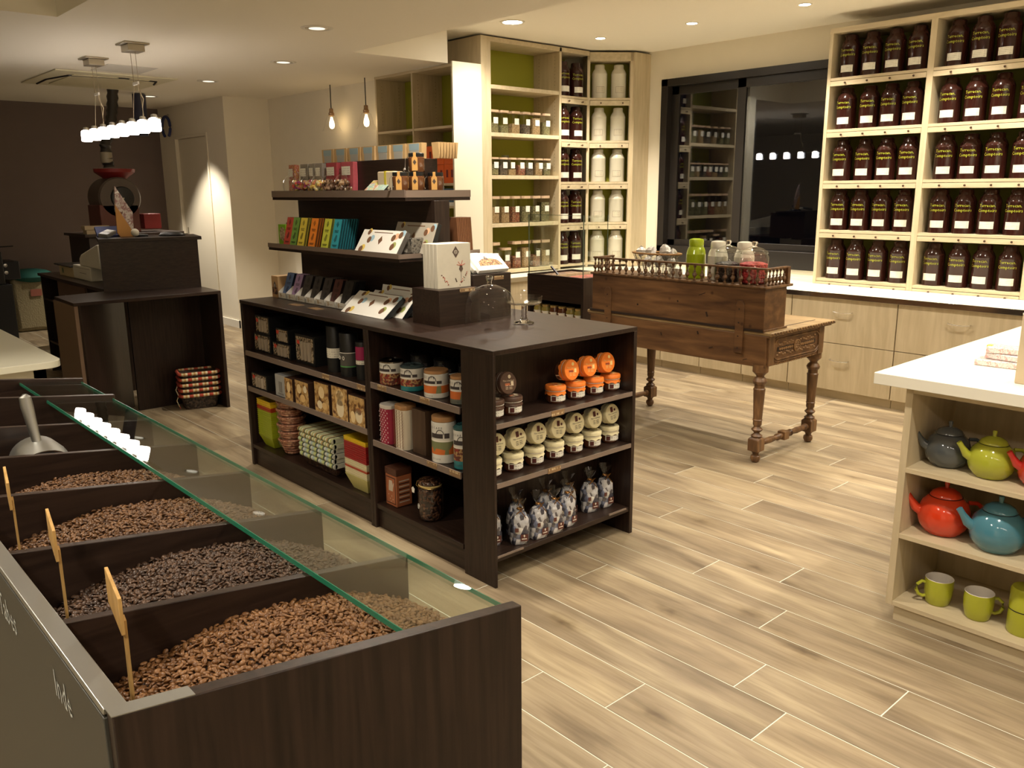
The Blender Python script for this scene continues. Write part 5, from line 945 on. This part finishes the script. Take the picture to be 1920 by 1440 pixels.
# --- tall canisters (dark with yellow-green lettering, and white)
MAR = mat('maroon_lacquer', (.030, .0085, .006), .14, spec=.4, coat=.15); TYEL = mat('lettering_yellow_green', (.42, .44, .03), .5)
CP = lambda r, h: [(1e-3, 0), (r*.96, 0), (r, .004), (r, h*.70), (r*1.012, h*.705), (r*1.012, h*.715), (r*.98, h*.74), (r*.88, h*.80), (r*.70, h*.86), (r*.66, h*.88), (r*.66, h*.965), (r*.60, h*.985), (r*.3, h), (1e-3, h)]
dt = thing('tea_canister', 'x', 'tea canister', group='maroon tea canisters'); r, h = .076, .325
obj('body', MB().lathe(CP(r, h), 30), MAR, dt)
obj('paper_label', MB().lathe([(r+.001, .040), (r+.001, .092)], 10, a0=R(150), a1=R(224)), LABEL, dt)
obj('lettering', MB().add(text('Terrecan,', .030, r+.0012), RZ(2) @ T(0, 0, .205)).add(text('Comptoirs', .031, r+.0012), RZ(2) @ T(0, 0, .170)), TYEL, dt, sm=0)
wt = thing('white_tin', 'x', 'tea tin', group='white tins on the angled corner shelf'); obj('body', MB().lathe(CP(r, h), 30), mat('ivory_lacquer', (.60, .57, .46), .22, coat=.4), wt)
obj('label_frame', MB().lathe([(r+.0008, .05), (r+.0008, .11)], 10, a0=R(148), a1=R(214)), mat('frame_ink', (.20, .17, .13), .5), wt); obj('paper_label', MB().lathe([(r+.0014, .0525), (r+.0014, .1075)], 10, a0=R(150), a1=R(212)), textlines('cream_label', (.60, .55, .42), (.15, .12, .1)), wt)
ROWN = {2.457: 'top', 2.062: 'second', 1.660: 'third', 1.266: 'fourth', .868: 'bottom'}
first = [True, True]
def can_at(i, x, y, z, rz, lab):
    p = (dt, wt)[i]
    if first[i]: o = p; o.location = (x, y, z); o.rotation_euler = (0, 0, R(rz)); o['label'] = lab; first[i] = False
    else: dup(p, (x, y, z), rz, lab)
RN = ['top', 'second', 'third', 'fourth', 'bottom']; rnd = random.Random(5)
for k, z in enumerate((2.492, 2.083, 1.680, 1.277, .868)):
    for s, x in (('left', 4.088), ('right', 4.278)): can_at(0, x, 3.668, z+.0005, 62+rnd.uniform(-6, 6), '%s maroon canister on the %s shelf beside the glass jars' % (s, RN[k]))
    for s, u in (('left', .112), ('right', .305)):
        P = A+D*u+Vector((-D.y, D.x))*.105; can_at(1, P.x, P.y, z+.0005, 45+rnd.uniform(-8, 8), '%s white tin on the %s shelf of the angled corner' % (s, RN[k]))
# --- square glass jars with pale lids
JW = mat('pale_wood_lid', (.48, .34, .22), .5); JG = glass('jar_glass', (.93, .92, .87), gl=.7)
SP = [blobs('spice_'+n, c, 110, bump=.3, rough=.8) for n, c in (('green', [(.16, .15, .07), (.22, .20, .10), (.10, .09, .04)]), ('dark', [(.06, .045, .03), (.12, .09, .06), (.04, .03, .02)]), ('tan', [(.30, .20, .10), (.22, .15, .07), (.36, .26, .14)]), ('red', [(.22, .06, .03), (.12, .05, .03), (.30, .16, .08)]))]
bodyc = {}
def sqjar(x, y, z, w, h, fill, k, lab, grp):
    key = (round(w, 3), round(h, 3)); c = w*.36; W = w/2; pts = lambda q: [(-W*q, -c*q), (-c*q, -W*q), (c*q, -W*q), (W*q, -c*q), (W*q, c*q), (c*q, W*q), (-c*q, W*q), (-W*q, c*q)]
    if key not in bodyc:
        bodyc[key] = [mesh('jar_body', MB().prism(pts(1), 0, h*.92), JG, 30), mesh('jar_lid', MB().prism(pts(1.02), h*.90, h), JW, 30), mesh('jar_label', MB().box(-.026, .026, -W-.0012, -W-.0004, h*.40, h*.40+.055), LABEL, 0)]
    t = thing('spice_jar', lab, 'jar', (x, y, z), rnd.uniform(-4, 4), group=grp); B_ = bodyc[key]
    obj('body', B_[0], None, t); obj('lid', B_[1], None, t); obj('paper_label', B_[2], None, t, (rnd.uniform(-.008, .012), 0, 0))
    obj('spices', MB().prism(pts(.93), .005, h*fill), SP[k], t, kind='stuff')
for ri, (z, w, h, n, nm) in enumerate(((2.1155, .098, .200, 6, 'upper'), (1.7385, .094, .160, 7, 'second'), (1.3005, .103, .248, 6, 'third'), (.8685, .105, .255, 6, 'bottom'))):
    for i in range(n):
        x = 3.145+i*(.79/n)+.03+rnd.uniform(-.006, .006)
        sqjar(x, 3.665, z, w, h*(1-.0*i) if not (ri == 3 and i == 1) else h*.78, rnd.choice((.35, .45, .6, .75)), (rnd.choice((0, 1, 2, 3)) if ri != 2 else (2, 2, 3, 0, 0, 0)[i]), 'lidded glass spice jar, %s from the left in the %s row' % (ORD[i], nm), 'glass spice jars on the tall shelf')
t = thing('grey_tin', 'small pale tin behind the glass jars, second row', 'tin', (3.48, 3.83, 1.7385)); obj('body', MB().lathe([(1e-3, 0), (.05, 0), (.05, .15), (.035, .165), (.035, .19), (1e-3, .19)], 20), mat('pale_green_tin', (.25, .26, .16), .4), t)
# --- open shelf facing left
os_ = thing('open_shelf_unit', 'maple open shelf unit with green back facing the shop, behind the stand', 'shelf unit', (2.86, 4.2, 0))
def oq(x0, x1, y0, y1, z0, z1): return MB().box(x0-2.86, x1-2.86, y0-4.2, y1-4.2, z0, z1)
obj('top_board', oq(2.68, 3.03, 3.60, 4.815, 2.645, 2.669), MAPY, os_, bevel=.001); obj('back_board', oq(3.02, 3.032, 3.60, 4.80, .0, 2.645), GRNB, os_)
obj('end_panel', oq(2.645, 2.965, 3.558, 3.578, 0, 2.68), WHITEL, os_, bevel=.001)
for y in (3.60, 4.195, 4.79): obj('divider', oq(2.68, 3.02, y, y+.022, 0, 2.645), MAPZ, os_, bevel=.001)
for z in (2.162, 1.668, 1.47, 1.05, .55, .08):
    for a, b_ in ((3.622, 4.195), (4.217, 4.79)): obj('shelf', oq(2.684, 3.02, a, b_, z-.022, z), MAPY, os_, bevel=.001)
PH = MB()
for z in np.arange(1.75, 2.6, .032):
    if abs(z-2.15) > .05:
        for y in (4.1945, 4.7895): PH.box(2.74-2.86, 2.745-2.86, y-.001-4.2, y-4.2, z, z+.005).box(2.94-2.86, 2.945-2.86, y-.001-4.2, y-4.2, z, z+.005)
obj('peg_hole', PH, DOT, os_, sm=0, kind='stuff')
OB = mat('orange_tea_card', (.75, .13, .015), .5); OD = mat('dark_red_window', (.20, .02, .01), .5)
k = 0
for j in range(2):
    for i in range(3):
        t = thing('orange_tea_box', 'orange box with dark red windows, %s from the right in the %s row' % (ORD[i], ('lower', 'upper')[j]), 'box', (2.70, 3.70+i*.157, 1.6685+j*.165), group='orange boxes on the open shelf')
        obj('carton', MB().box(0, .13, -.076, .076, 0, .163), OB, t, bevel=.001); obj('windows', MB().box(-.001, 0, .020, .048, .05, .115).box(-.001, 0, -.052, -.022, .05, .115), OD, t, sm=0, kind='stuff')
t = thing('blue_box', 'blue and white box low on the open shelf behind the stand', 'box', (2.70, 3.72, 1.4705)); obj('carton', MB().box(0, .2, -.09, .09, 0.03, .15), mat('blue_card', (.04, .09, .16), .5), t); obj('white_base', MB().box(-.001, .2, -.09, .09, 0, .03), WHITEC, t)
# ---------------------------------------------------------------- window wall: worktop, drawer units, jar shelves
wk = thing('wall_worktop', 'long ivory worktop with a metal edge under the window and jar shelves', 'worktop', (4.5, 0, 0))
obj('slab', MB().box(-.47, .479, -4.9, 3.985, .785, .822), WHITEL, wk, bevel=.001); obj('metal_edge', MB().box(-.478, -.47, -4.9, 3.26, .783, .8225), CHROME, wk, bevel=.001)
obj('upstand', MB().box(.45, .479, 1.2, 3.2, .822, .884), WHITEL, wk, bevel=.001)
HB_ = lambda L: MB().tube([(0, L/2, 0), (-.018, L/2-.004, -.003), (-.028, L*.25, -.006), (-.030, 0, -.007), (-.028, -L*.25, -.006), (-.018, -L/2+.004, -.003), (0, -L/2, 0)], .0045, 6)
def unit(y0, y1, label, plinth=.065, drawers=True):
    t = thing('drawer_unit', label, 'cabinet', (4.04, (y0+y1)/2, 0), group='maple cabinets under the wall worktop'); w = (y1-y0)/2
    obj('carcass', MB().box(.02, .90, -w+.001, w-.001, plinth, .783), MAPZ, t); obj('plinth', MB().box(.03, .06, -w, w, 0, plinth), MAPY, t)
    if drawers:
        for a, b_, hz, hy in ((.440, .780, .685, -.01), (.070, .435, .312, -.01)):
            d = obj('drawer_front', MB().box(0, .019, -w+.002, w-.002, a, b_), MAPZ, t, bevel=.0008); obj('handle', HB_(.15), CHROME, d, (0, hy, hz))
    else:
        d = obj('cabinet_door', MB().box(0, .019, -w+.002, w-.002, .070, .780), MAPZ, t, bevel=.0008); obj('handle', HB_(.12), CHROME, d, (0, 0, .70))
unit(.207, 1.041, 'two-drawer maple cabinet behind the end of the antique desk'); unit(-.63, .203, 'two-drawer maple cabinet to the right of the desk, partly behind the pale counter')
unit(-1.47, -.634, 'maple cabinet hidden behind the pale counter, nearer half'); unit(-2.31, -1.474, 'maple cabinet hidden behind the pale counter, farther to the right')
for i in range(5): unit(1.045+i*.43, 1.471+i*.43, 'narrow maple cabinet seen under the desk, %s from the right' % ORD[i], drawers=False)
# cabinets under the tall shelf (front along X)
for i in range(2):
    t = thing('base_cabinet', 'maple base cabinet under the tall shelf, %s one' % ('left', 'right')[i], 'cabinet', (3.28+i*.47, 3.32, 0), group='maple cabinets under the tall shelf')
    obj('carcass', MB().box(-.232, .232, .02, .66, .065, .783), MAPZ, t); obj('plinth', MB().box(-.232, .232, .03, .06, 0, .065), MAPY, t); d = obj('cabinet_door', MB().box(-.231, .231, 0, .019, .07, .780), MAPZ, t, bevel=.0008)
    obj('handle', MB().add(HB_(.12), RZ(90)), CHROME, d, (0, 0, .70))
w2 = thing('corner_worktop', 'ivory worktop with metal edge under the tall shelf', 'worktop', (3.52, 3.6, 0)); obj('slab', MB().box(-.51, .505, -.30, .385, .785, .822), WHITEL, w2, bevel=.001); obj('metal_edge', MB().box(-.51, .505, -.308, -.30, .783, .8225), CHROME, w2)
# --- jar shelves, front at x = 4.58
js = thing('jar_shelf_unit', 'maple wall shelves full of maroon canisters, right of the window', 'shelf unit', (4.78, -.8, 0))
def jq(x0, x1, y0, y1, z0, z1): return MB().box(x0-4.78, x1-4.78, y0+.8, y1+.8, z0, z1)
YD = [1.146, .347, -.452, -1.251, -2.05]
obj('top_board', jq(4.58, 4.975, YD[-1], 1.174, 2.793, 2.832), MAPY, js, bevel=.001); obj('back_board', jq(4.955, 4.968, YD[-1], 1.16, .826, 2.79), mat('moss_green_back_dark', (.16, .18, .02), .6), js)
obj('divider', jq(4.58, 4.955, 1.146, 1.174, .8235, 2.793), MAPZ, js, bevel=.001)
for y in YD[1:-1]: obj('divider', jq(4.58, 4.955, y, y+.046, .8235, 2.793), MAPZ, js, bevel=.001)
obj('divider', jq(4.58, 4.955, YD[-1]-.028, YD[-1], .8235, 2.793), MAPZ, js, bevel=.001)
for bi in range(4):
    y1 = YD[bi]; y0 = YD[bi+1]+(.046 if bi < 3 else 0)
    for z in (2.457, 2.062, 1.660, 1.266, .868):
        obj('shelf', jq(4.583, 4.955, y0, y1, z-.022, z), MAPY, js, bevel=.001)
        s = obj('small_drawer', jq(4.578, 4.60, y0+.002, y1-.002, z-.062 if z > 1 else .824, z-.026), MAPY, js, bevel=.001)
        for i in range(4): obj('knob', MB().add(MB().lathe([(.004, 0), (.004, .008), (.0085, .012), (.007, .018), (1e-3, .019)], 10), T(4.578-4.78, y1-.13-i*.178+.8, z-.044) @ FX), KNB, s)
for k, z in enumerate((2.457, 2.062, 1.660, 1.266, .868)):
    for b_ in range(3):
        for i in range(4):
            if b_ == 2 and k < 0: continue
            lab = '%s maroon canister from the left, %s shelf, %s' % (ORD[i], RN[k], ('bay beside the window', 'second bay from the window', 'third bay beyond the photo edge')[b_])
            can_at(0, 4.69+rnd.uniform(-.008, .008), YD[b_]-.105-i*.176+rnd.uniform(-.006, .006), z+.0005, rnd.uniform(-7, 5), lab)
# ---------------------------------------------------------------- cash desk and the far left
cd = thing('cash_desk', 'dark wood cash desk with an open knee space and raised front', 'desk', (0, 3.9, 0))
def kq(x0, x1, y0, y1, z0, z1): return MB().box(x0, x1, y0-3.9, y1-3.9, z0, z1)
obj('counter_top', MB().add(MB().prism([(-.515, -.25), (.50, -.235), (.515, .18), (.50, .30), (-.10, .35), (-.50, .265)], .868, .89)), WX, cd, bevel=.001)
obj('right_panel', kq(.475, .50, 3.665, 4.02, 0, .868), WZ, cd, bevel=.001); obj('left_panel', kq(-.512, -.488, 3.66, 4.16, 0, .868), mat('lit_wood_panel', (.20, .13, .085), .45), cd, bevel=.001)  # left panel: light falling on it is put into its paler colour
m = MB(); m.prism([(-.49, -.235), (-.475, -.25), (-.03, .285), (-.045, .30)], 0, .868); obj('slanted_panel', m, WZ, cd, bevel=.001)
obj('back_panel', kq(-.05, .48, 4.03, 4.05, 0, .868), WZ, cd)
m = MB(); a0, b0, dd = Vector((-.162, .278)), Vector((.497, .11)), Vector((.247, .969))
n_ = [tuple(a0), tuple(b0), tuple(b0+dd*.025), tuple(a0+dd*.025)]; obj('raised_front', MB().prism(n_, .89, 1.252), WX, cd, bevel=.001)
obj('raised_side', MB().prism([tuple(b0+dd*.025), tuple(b0+dd*.5), tuple(b0+dd*.5-Vector((.024, -.006))), tuple(b0+dd*.025-Vector((.024, -.006)))], .89, 1.252), WX, cd, bevel=.001)
e_ = Vector((.968, -.247)); obj('raised_top', MB().prism([tuple(a0-dd*.01), tuple(b0-dd*.01+e_*.03), tuple(b0+dd*.42+e_*.03), tuple(a0+dd*.42)], 1.252, 1.276), WX, cd, bevel=.001)
wg = thing('cash_desk_wing', 'dark wood side wing of the cash desk with drawers and open shelves', 'desk', (.15, 5.2, 0))
def wq(x0, x1, y0, y1, z0, z1): return MB().box(x0-.15, x1-.15, y0-5.2, y1-5.2, z0, z1)
obj('worktop', wq(-.135, .48, 4.30, 6.15, .876, .90), WY, wg, bevel=.001)
for y in (4.75, 5.53, 6.10): obj('side_panel', wq(-.12, .46, y, y+.022, 0, .876), WZ, wg)
obj('back_panel', wq(.44, .46, 4.77, 6.10, 0, .876), WZ, wg)
for z in (.68, .29, .12): obj('shelf', wq(-.115, .44, 5.552, 6.10, z-.018, z), WY, wg)
for i, (a, b_) in enumerate(((.62, .872), (.37, .615), (.08, .365))):
    d = obj('drawer_front', wq(-.13, -.112, 4.775, 5.545, a, b_), mat('light_brown_front', (.085, .05, .034), .4) if i == 0 else bpy.data.materials['light_brown_front'], wg, bevel=.001)
    obj('knob', MB().add(MB().lathe([(.006, 0), (.006, .012), (.013, .018), (.010, .028), (1e-3, .030)], 14), T(-.13-.15, .05, (a+b_)/2+.02) @ FX), CHROME, d)
RW = mat('register_white', (.66, .64, .56), .4)
rg = thing('till_box', 'grey white till box on the desk wing', 'till box', (.12, 5.165, .9005)); obj('case', MB().box(-.15, .2, -.235, .235, 0, .115), RW, rg, bevel=.006); obj('slot', MB().box(-.151, -.150, -.12, .06, .055, .058).box(-.151, -.150, -.22, .22, .095, .097), BLACK, rg, sm=0, kind='stuff')
rt = thing('cash_register', 'white card machine with sloping keys on the till box', 'cash register', (.08, 5.00, 1.0165)); 
obj('case', MB().add(MB().prism([(-.19, 0), (.33, 0), (.33, .19), (.30, .19), (-.13, .095), (-.19, .06)], -.11, .11), FX), RW, rt, bevel=.008)
obj('keys', MB().add(MB().box(-.08, .24, -.08, .08, 0, .002), FX @ T(0, .1235, 0) @ RZ(12.5) @ RX(-90)), blobs('key_grid', [(.5, .48, .42), (.45, .2, .15), (.6, .58, .5), (.3, .3, .28)], 45, bump=0), rt, sm=0)
bx_ = thing('beige_carton', 'beige carton with a green round mark, left on the desk wing', 'box', (.06, 5.615, .9005)); obj('carton', MB().box(-.09, .09, -.205, .205, 0, .085), mat('carton_beige', (.55, .45, .27), .6), bx_, bevel=.001); obj('green_mark', MB().add(MB().lathe([(.024, 0), (1e-4, .001)], 18), T(-.091, .10, .045) @ FX), mat('mark_green', (.10, .18, .10), .5), bx_)
ty = thing('black_tray', 'thin black tray lying on the beige carton', 'tray', (.06, 5.66, .986)); obj('plate', MB().add(MB().prism([(-.11, -.24), (.11, -.24), (.11, .22), (-.11, .25)], 0, .012)), BLACK, ty, bevel=.003)
# things on the raised top
ph = thing('black_phone', 'black cordless handset lying on the raised desk top', 'phone', (.40, 4.25, 1.2765), -14); obj('handset', MB().lathe([(.001, 0), (.09, 0), (.10, .006), (.085, .022), (.05, .030), (1e-3, .032)], 28), BLACK, ph); ph.scale = (1, .62, 1)
cdr = thing('card_rack', 'leaning kraft rack of cards and films on the raised desk top', 'card rack', (.055, 4.37, 1.2765)); obj('side_board', MB().add(MB().prism([(-.02, .03), (.0, 0), (.115, .0), (-.015, .24)], -.004, .004), FY), mat('orange_ply', (.50, .25, .07), .6), cdr, bevel=.001)
obj('cards', MB().add(MB().prism([(-.015, .19), (.095, .03), (.105, .05), (.11, .18), (.0, .375)], -.03, -.006), FY @ RX(0)), blobs('leaflets', [(.15, .07, .06), (.6, .55, .5), (.4, .3, .28), (.25, .1, .1), (.7, .68, .62)], 26, kind='N', bump=.5), cdr, bevel=.002)
sn = thing('scanner', 'white headed barcode scanner on the raised desk top', 'scanner', (.135, 4.28, 1.2765)); obj('head', MB().sph((0, 0, .032), .030, 14), RW, sn); obj('stand', MB().tube([(.0, 0, .012), (.045, .01, .012), (.10, .03, .006)], [.014, .012, .01], 8), BLACK, sn)
tm = thing('card_terminal', 'small grey payment terminal at the left of the raised top', 'terminal', (-.06, 4.30, 1.2765)); obj('case', MB().add(MB().box(-.035, .035, -.08, .08, 0, .03), RX(12) @ RZ(-40)), mat('terminal_grey', (.14, .14, .13), .4), tm, bevel=.006, loc=(0, 0, .015)); obj('screen', MB().add(MB().box(-.025, .025, -.01, .06, .03, .032), RX(12) @ RZ(-40)), mat('screen_pale', (.3, .32, .28), .3), tm, (0, 0, .015))
bl = thing('blue_folder', 'blue folder tilted on the raised desk top, left', 'folder', (.0, 4.40, 1.2765)); obj('cover', MB().add(MB().box(-.10, .10, -.01, .01, 0, .085), RX(-38)), mat('folder_blue', (.05, .07, .22), .5), bl, (0, 0, .006))
# stacked cloth-lined baskets under the desk
DW = blobs('dark_cane', [(.035, .022, .014), (.07, .045, .03), (.015, .01, .008)], 75, bump=1); CH = plaid('red_check', [(.45, .07, .03), (.62, .52, .30), (.50, .28, .10), (.70, .62, .42), (.38, .05, .03)], 14, 0)
bb = None
for i in range(5):
    z = .001+i*.042; t = thing('lined_basket', 'wicker basket lined with red check cloth, %s from the floor' % ORD[i], 'basket', (.345, 3.85, z), -14, group='stack of check-lined baskets under the cash desk')
    def rr_(w, d, r=.03): return [(x, y) for cx, cy, s in ((w-r, d-r, 0), (-w+r, d-r, 90), (-w+r, -d+r, 180), (w-r, -d+r, 270)) for x, y in [(cx+r*math.cos(R(s+a)), cy+r*math.sin(R(s+a))) for a in (0, 30, 60, 90)]]
    obj('weave', MB().prism(rr_(.115, .075), 0, .105, top=1.22), DW, t); m = MB(); p1 = rr_(.143, .095)
    m.tube([(x, y, .106) for x, y in p1], .0125, 6, closed=True); obj('lining', m, CH, t)
    if i in (0, 2): obj('ribbon', MB().tube([(-.15, .02, .1), (-.165, .0, .06), (-.155, -.02, .02)], .003, 5).tube([(-.15, -.03, .1), (-.172, -.04, .07), (-.15, -.06, .01)], .003, 5).tube([(.15, -.05, .1), (.165, -.06, .05)], .003, 5), CH, t)
# pale table on the left
tb = thing('ivory_table', 'ivory table top with a rounded corner at the left edge', 'table', (-1.7, 3.0, 0)); rc_ = [(-.9, -.64)]+[(.69+.08*math.sin(a), -.56-.08*math.cos(a)) for a in np.linspace(0, PI/2, 8)]+[(.77, .9), (-.9, .9)]
obj('table_top', MB().prism(rc_, .715, .75), mat('ivory_table_top', (.74, .72, .58), .3), tb, bevel=.002); obj('apron', MB().box(-.85, .70, -.56, -.54, .60, .715).box(.68, .70, -.54, .85, .60, .715), WHITEL, tb, kind='stuff')
for x, y in ((.67, -.53), (.67, .82), (-.82, -.53), (-.82, .82)): obj('leg', MB().box(x-.03, x+.03, y-.03, y+.03, 0, .715), WHITEL, tb)
# coffee grinder cabinet, sack (dark back corner)
cf = thing('dark_machine', 'dark espresso machine on its dark stand in the back corner', 'machine', (-.15, 8.6, 0)); obj('stand', MB().box(-.5, .23, -.35, .30, 0, .62), BLACK, cf, bevel=.004); obj('body', MB().box(-.5, .18, -.3, .3, .62, .98), mat('machine_black', (.02, .018, .016), .3), cf, bevel=.01)
obj('head', MB().box(-.1, .36, -.2, .2, .66, .86), BLACK, cf, bevel=.01); obj('lever', MB().tube([(.1, -.25, .98), (.16, -.28, 1.03), (.30, -.3, 1.035)], .008, 6), BLACK, cf); obj('gauge', MB().add(MB().lathe([(.02, 0), (1e-4, .003)], 14), T(.22, -.205, .82) @ FY).add(MB().lathe([(.02, 0), (1e-4, .003)], 14), T(.22, -.205, .74) @ FY), STEEL, cf)
obj('pale_block', MB().box(-.5, .05, -.36, -.35, .45, .60), mat('faded_green', (.18, .20, .15), .6), cf)
sk = thing('jute_sack', 'pale jute sack with a green top cover in the back corner', 'sack', (.42, 8.95, 0)); m = MB().prism([(-.24, -.18), (.24, -.18), (.26, .18), (-.26, .18)], 0, .62, top=1.08); obj('sack', m, mat('jute', (.24, .20, .11), .9, bump=.6, bscale=60), sk, bevel=.05); obj('green_cover', MB().sph((0, 0, .64), .26, 14, sz=.35), mat('green_cloth', (.015, .10, .08), .8), sk); obj('red_print', MB().box(-.06, .06, -.205, -.20, .42, .50), mat('faded_red', (.25, .08, .05), .8), sk)
sk2 = thing('jute_sack', 'second brownish sack standing beside the green covered one', 'sack', (.90, 8.98, 0)); obj('sack', MB().prism([(-.16, -.14), (.16, -.14), (.17, .14), (-.17, .14)], 0, .62, top=1.05), mat('jute_brown', (.14, .11, .06), .9), sk2, bevel=.04)
# roaster
ro = thing('coffee_roaster', 'old coffee roaster with a round drum and red hopper at the back', 'coffee roaster', (.98, 7.3, 0)); RH = mat('hopper_red', (.17, .012, .010), .45); RBK = mat('roaster_brown', (.075, .055, .040), .4)
obj('base_table', MB().box(-.42, .50, -.35, .35, 0, 1.16), mat('table_dark', (.03, .02, .015), .5), ro, bevel=.004); obj('table_board', MB().box(-.46, .55, -.38, .38, 1.16, 1.19), WX, ro, bevel=.002)
obj('pedestal', MB().box(-.24, .16, -.2, .2, 1.19, 1.48), mat('roaster_red_brown', (.10, .03, .02), .45), ro, bevel=.01)
obj('drum', MB().add(MB().lathe([(1e-3, -.2), (.20, -.2), (.215, -.18), (.215, .18), (.20, .2), (1e-3, .2)], 36), T(-.02, 0, 1.55) @ RX(90)), RBK, ro)
obj('drum_face', MB().add(MB().lathe([(.12, 0), (.11, .02), (.05, .03), (1e-3, .03)], 28), T(-.0, -.2, 1.55) @ RX(90)), BLACK, ro); obj('crank', MB().tube([(0, -.24, 1.55), (-.02, -.26, 1.52), (-.05, -.26, 1.47), (-.02, -.26, 1.44)], .008, 6), STEEL, ro)
obj('hopper', MB().lathe([(.025, 1.66), (.03, 1.69), (.20, 1.815), (.205, 1.85), (.198, 1.85), (.19, 1.815), (.02, 1.695)], 32), RH, ro, (.01, 0, 0)); obj('red_bin', MB().box(.20, .38, -.2, 0, 1.22, 1.38), RH, ro, bevel=.005)
dc = thing('flexible_duct', 'dark ribbed exhaust duct curving from the ceiling to the roaster hopper', 'duct', (.97, 7.33, 1.87)); pts = [(-.02, 0, 0), (-.03, 0, .08), (-.03, .02, .22), (.02, .04, .36), (.07, .05, .50), (.10, .06, .64), (.12, .06, .80)]; P2 = []
for a, b_ in zip(pts[:-1], pts[1:]): P2 += [tuple(np.array(a)+(np.array(b_)-np.array(a))*k) for k in (0, .25, .5, .75)]
obj('duct', MB().tube(P2+[pts[-1]], [.050 if i % 2 else .060 for i in range(len(P2)+1)], 14), mat('duct_metal', (.05, .045, .04), .35, .6), dc); obj('collar', MB().lathe([(.045, .06), (.058, .065), (.058, .17), (.045, .175)], 18), mat('duct_tape', (.30, .26, .18), .4), dc, (-.035, 0, -.02))
d2 = thing('blue_duct', 'bluish straight duct beside the exhaust duct at the ceiling', 'duct', (1.42, 7.6, 2.22)); obj('duct', MB().tube([(0, 0, 0), (.01, 0, .44)], .07, 14), mat('duct_blue', (.03, .032, .06), .6), d2)
st2 = thing('parcel', 'lower pale parcel at the left of the roaster table', 'box', (.66, 7.02, 1.1905), group='pale parcels on the roaster table'); obj('carton', MB().box(-.11, .13, -.06, .06, 0, .04), mat('parcel_tan', (.40, .32, .20), .7), st2, bevel=.002); dup(st2, (.645, 7.02, 1.2335), label='upper pale parcel at the left of the roaster table')
rg2 = thing('blue_ring', 'blue ring hose hanging on the wall near the ceiling corner', 'ring', (2.20, 8.93, 2.42)); obj('ring', MB().tube([(0, .13*math.cos(a), .13*math.sin(a)) for a in np.linspace(-1.0, PI+1.0, 20)], .018, 8), mat('hose_blue', (.03, .045, .16), .4), rg2); obj('hook', MB().tube([(.04, 0, .16), (0, 0, .135)], .01, 6), STEEL, rg2)
# air conditioner
ac = thing('air_conditioner', 'square ceiling air conditioner panel with a curved outlet', 'air conditioner', (.74, 6.68, ZL)); obj('panel', MB().box(-.54, .54, -.60, .60, -.012, 0), mat('ac_ivory', (.74, .69, .50), .5), ac, bevel=.004); obj('grille', MB().box(-.34, .34, -.42, .42, -.02, -.012), mat('ac_grille', (.70, .64, .44), .5), ac, bevel=.004)
obj('outlet', MB().tube([(-.42, .52, -.014), (-.44, .1, -.014), (-.36, -.34, -.014), (.1, -.42, -.014), (.42, -.36, -.014), (.49, -.1, -.014)], .010, 6), BLACK, ac)
# pendant lamp with eight glass shades
pl = thing('row_pendant', 'pendant bar with eight glowing white glass shades', 'pendant lamp', (.272, 4.86, 2.12)); SHD = emit('glowing_opal', (1, .88, .78), 14)
obj('bar', MB().box(-.012, .012, -.92, .88, -.006, .006), STEEL, pl)
shm = mesh('shade', MB().lathe([(.020, .010), (.036, .004), (.042, -.008), (.044, -.075), (.038, -.085), (1e-3, -.086)], 22), SHD)
for i in range(8): obj('glass_shade', shm, None, pl, (.0, -.82+i*.230, 0)); obj('socket', MB().lathe([(.012, .008), (.024, .010), (.022, .03), (.010, .035)], 12), STEEL, pl, (0, -.82+i*.230, 0))
for y in (-.53, .39):
    c_ = obj('canopy', MB().box(-.09, .09, y-.10, y+.10, .538, .55).box(-.06, .06, y-.075, y+.075, .49, .538), mat('canopy_nickel', (.42, .37, .28), .35, .7) if y < 0 else bpy.data.materials['canopy_nickel'], pl, bevel=.003)
    for dy in (-.04, .06): obj('wire', MB().tube([(0, y+dy, .49), (.003, y+dy, .28), (0, y+dy*2.2, .03)], .0022, 5), mat('wire_tan', (.35, .28, .18), .5), c_)
    obj('cable', MB().tube([(0, y-.03, .28), (.0, y-.04, .22), (.02, y-.055, .16), (.0, y-.08, .10), (.0, y-.075, .03)], .004, 6), mat('cable_ivory', (.6, .5, .35), .5), c_); obj('spacer', MB().box(-.006, .006, y-.045, y+.065, .262, .282), WHITEC, c_)
pl2 = dup(pl, (-1.3, -3.6, 2.10), label='added unseen row pendant with eight shades, brightening the ceiling from behind the camera')  # unseen pendant added to make the ceiling glow
# bell-shaped bulb pendants
BG = emit('bulb_glow', (1, .72, .38), 8)
for i, (x, y, z, l) in enumerate(((2.735, 5.6, 2.27, 'left clear glass bell pendant with a glowing bulb'), (2.71, 4.905, 2.25, 'right clear glass bell pendant with a glowing bulb, by the open shelf'))):
    t = thing('bell_pendant', l, 'pendant lamp', (x-.08, y, z), group='clear glass bell pendants'); obj('cord', MB().tube([(0, 0, ZL-z), (0, 0, .16)], .005, 6), BLACK, t); obj('socket', MB().lathe([(.008, .17), (.02, .165), (.022, .13), (.030, .12), (.028, .10), (.034, .095)], 18), mat('brass_socket', (.35, .22, .12), .35, .8) if i == 0 else bpy.data.materials['brass_socket'], t)
    obj('bell', MB().lathe([(.030, .10), (.048, .085), (.060, .05), (.070, .0), (.098, -.055), (.100, -.058)], 28), GLASS, t); obj('bulb', MB().lathe([(.010, .08), (.013, .06), (.024, .03), (.027, 0), (.02, -.026), (1e-3, -.035)], 20), BG, t)
bpy.context.view_layer.update()
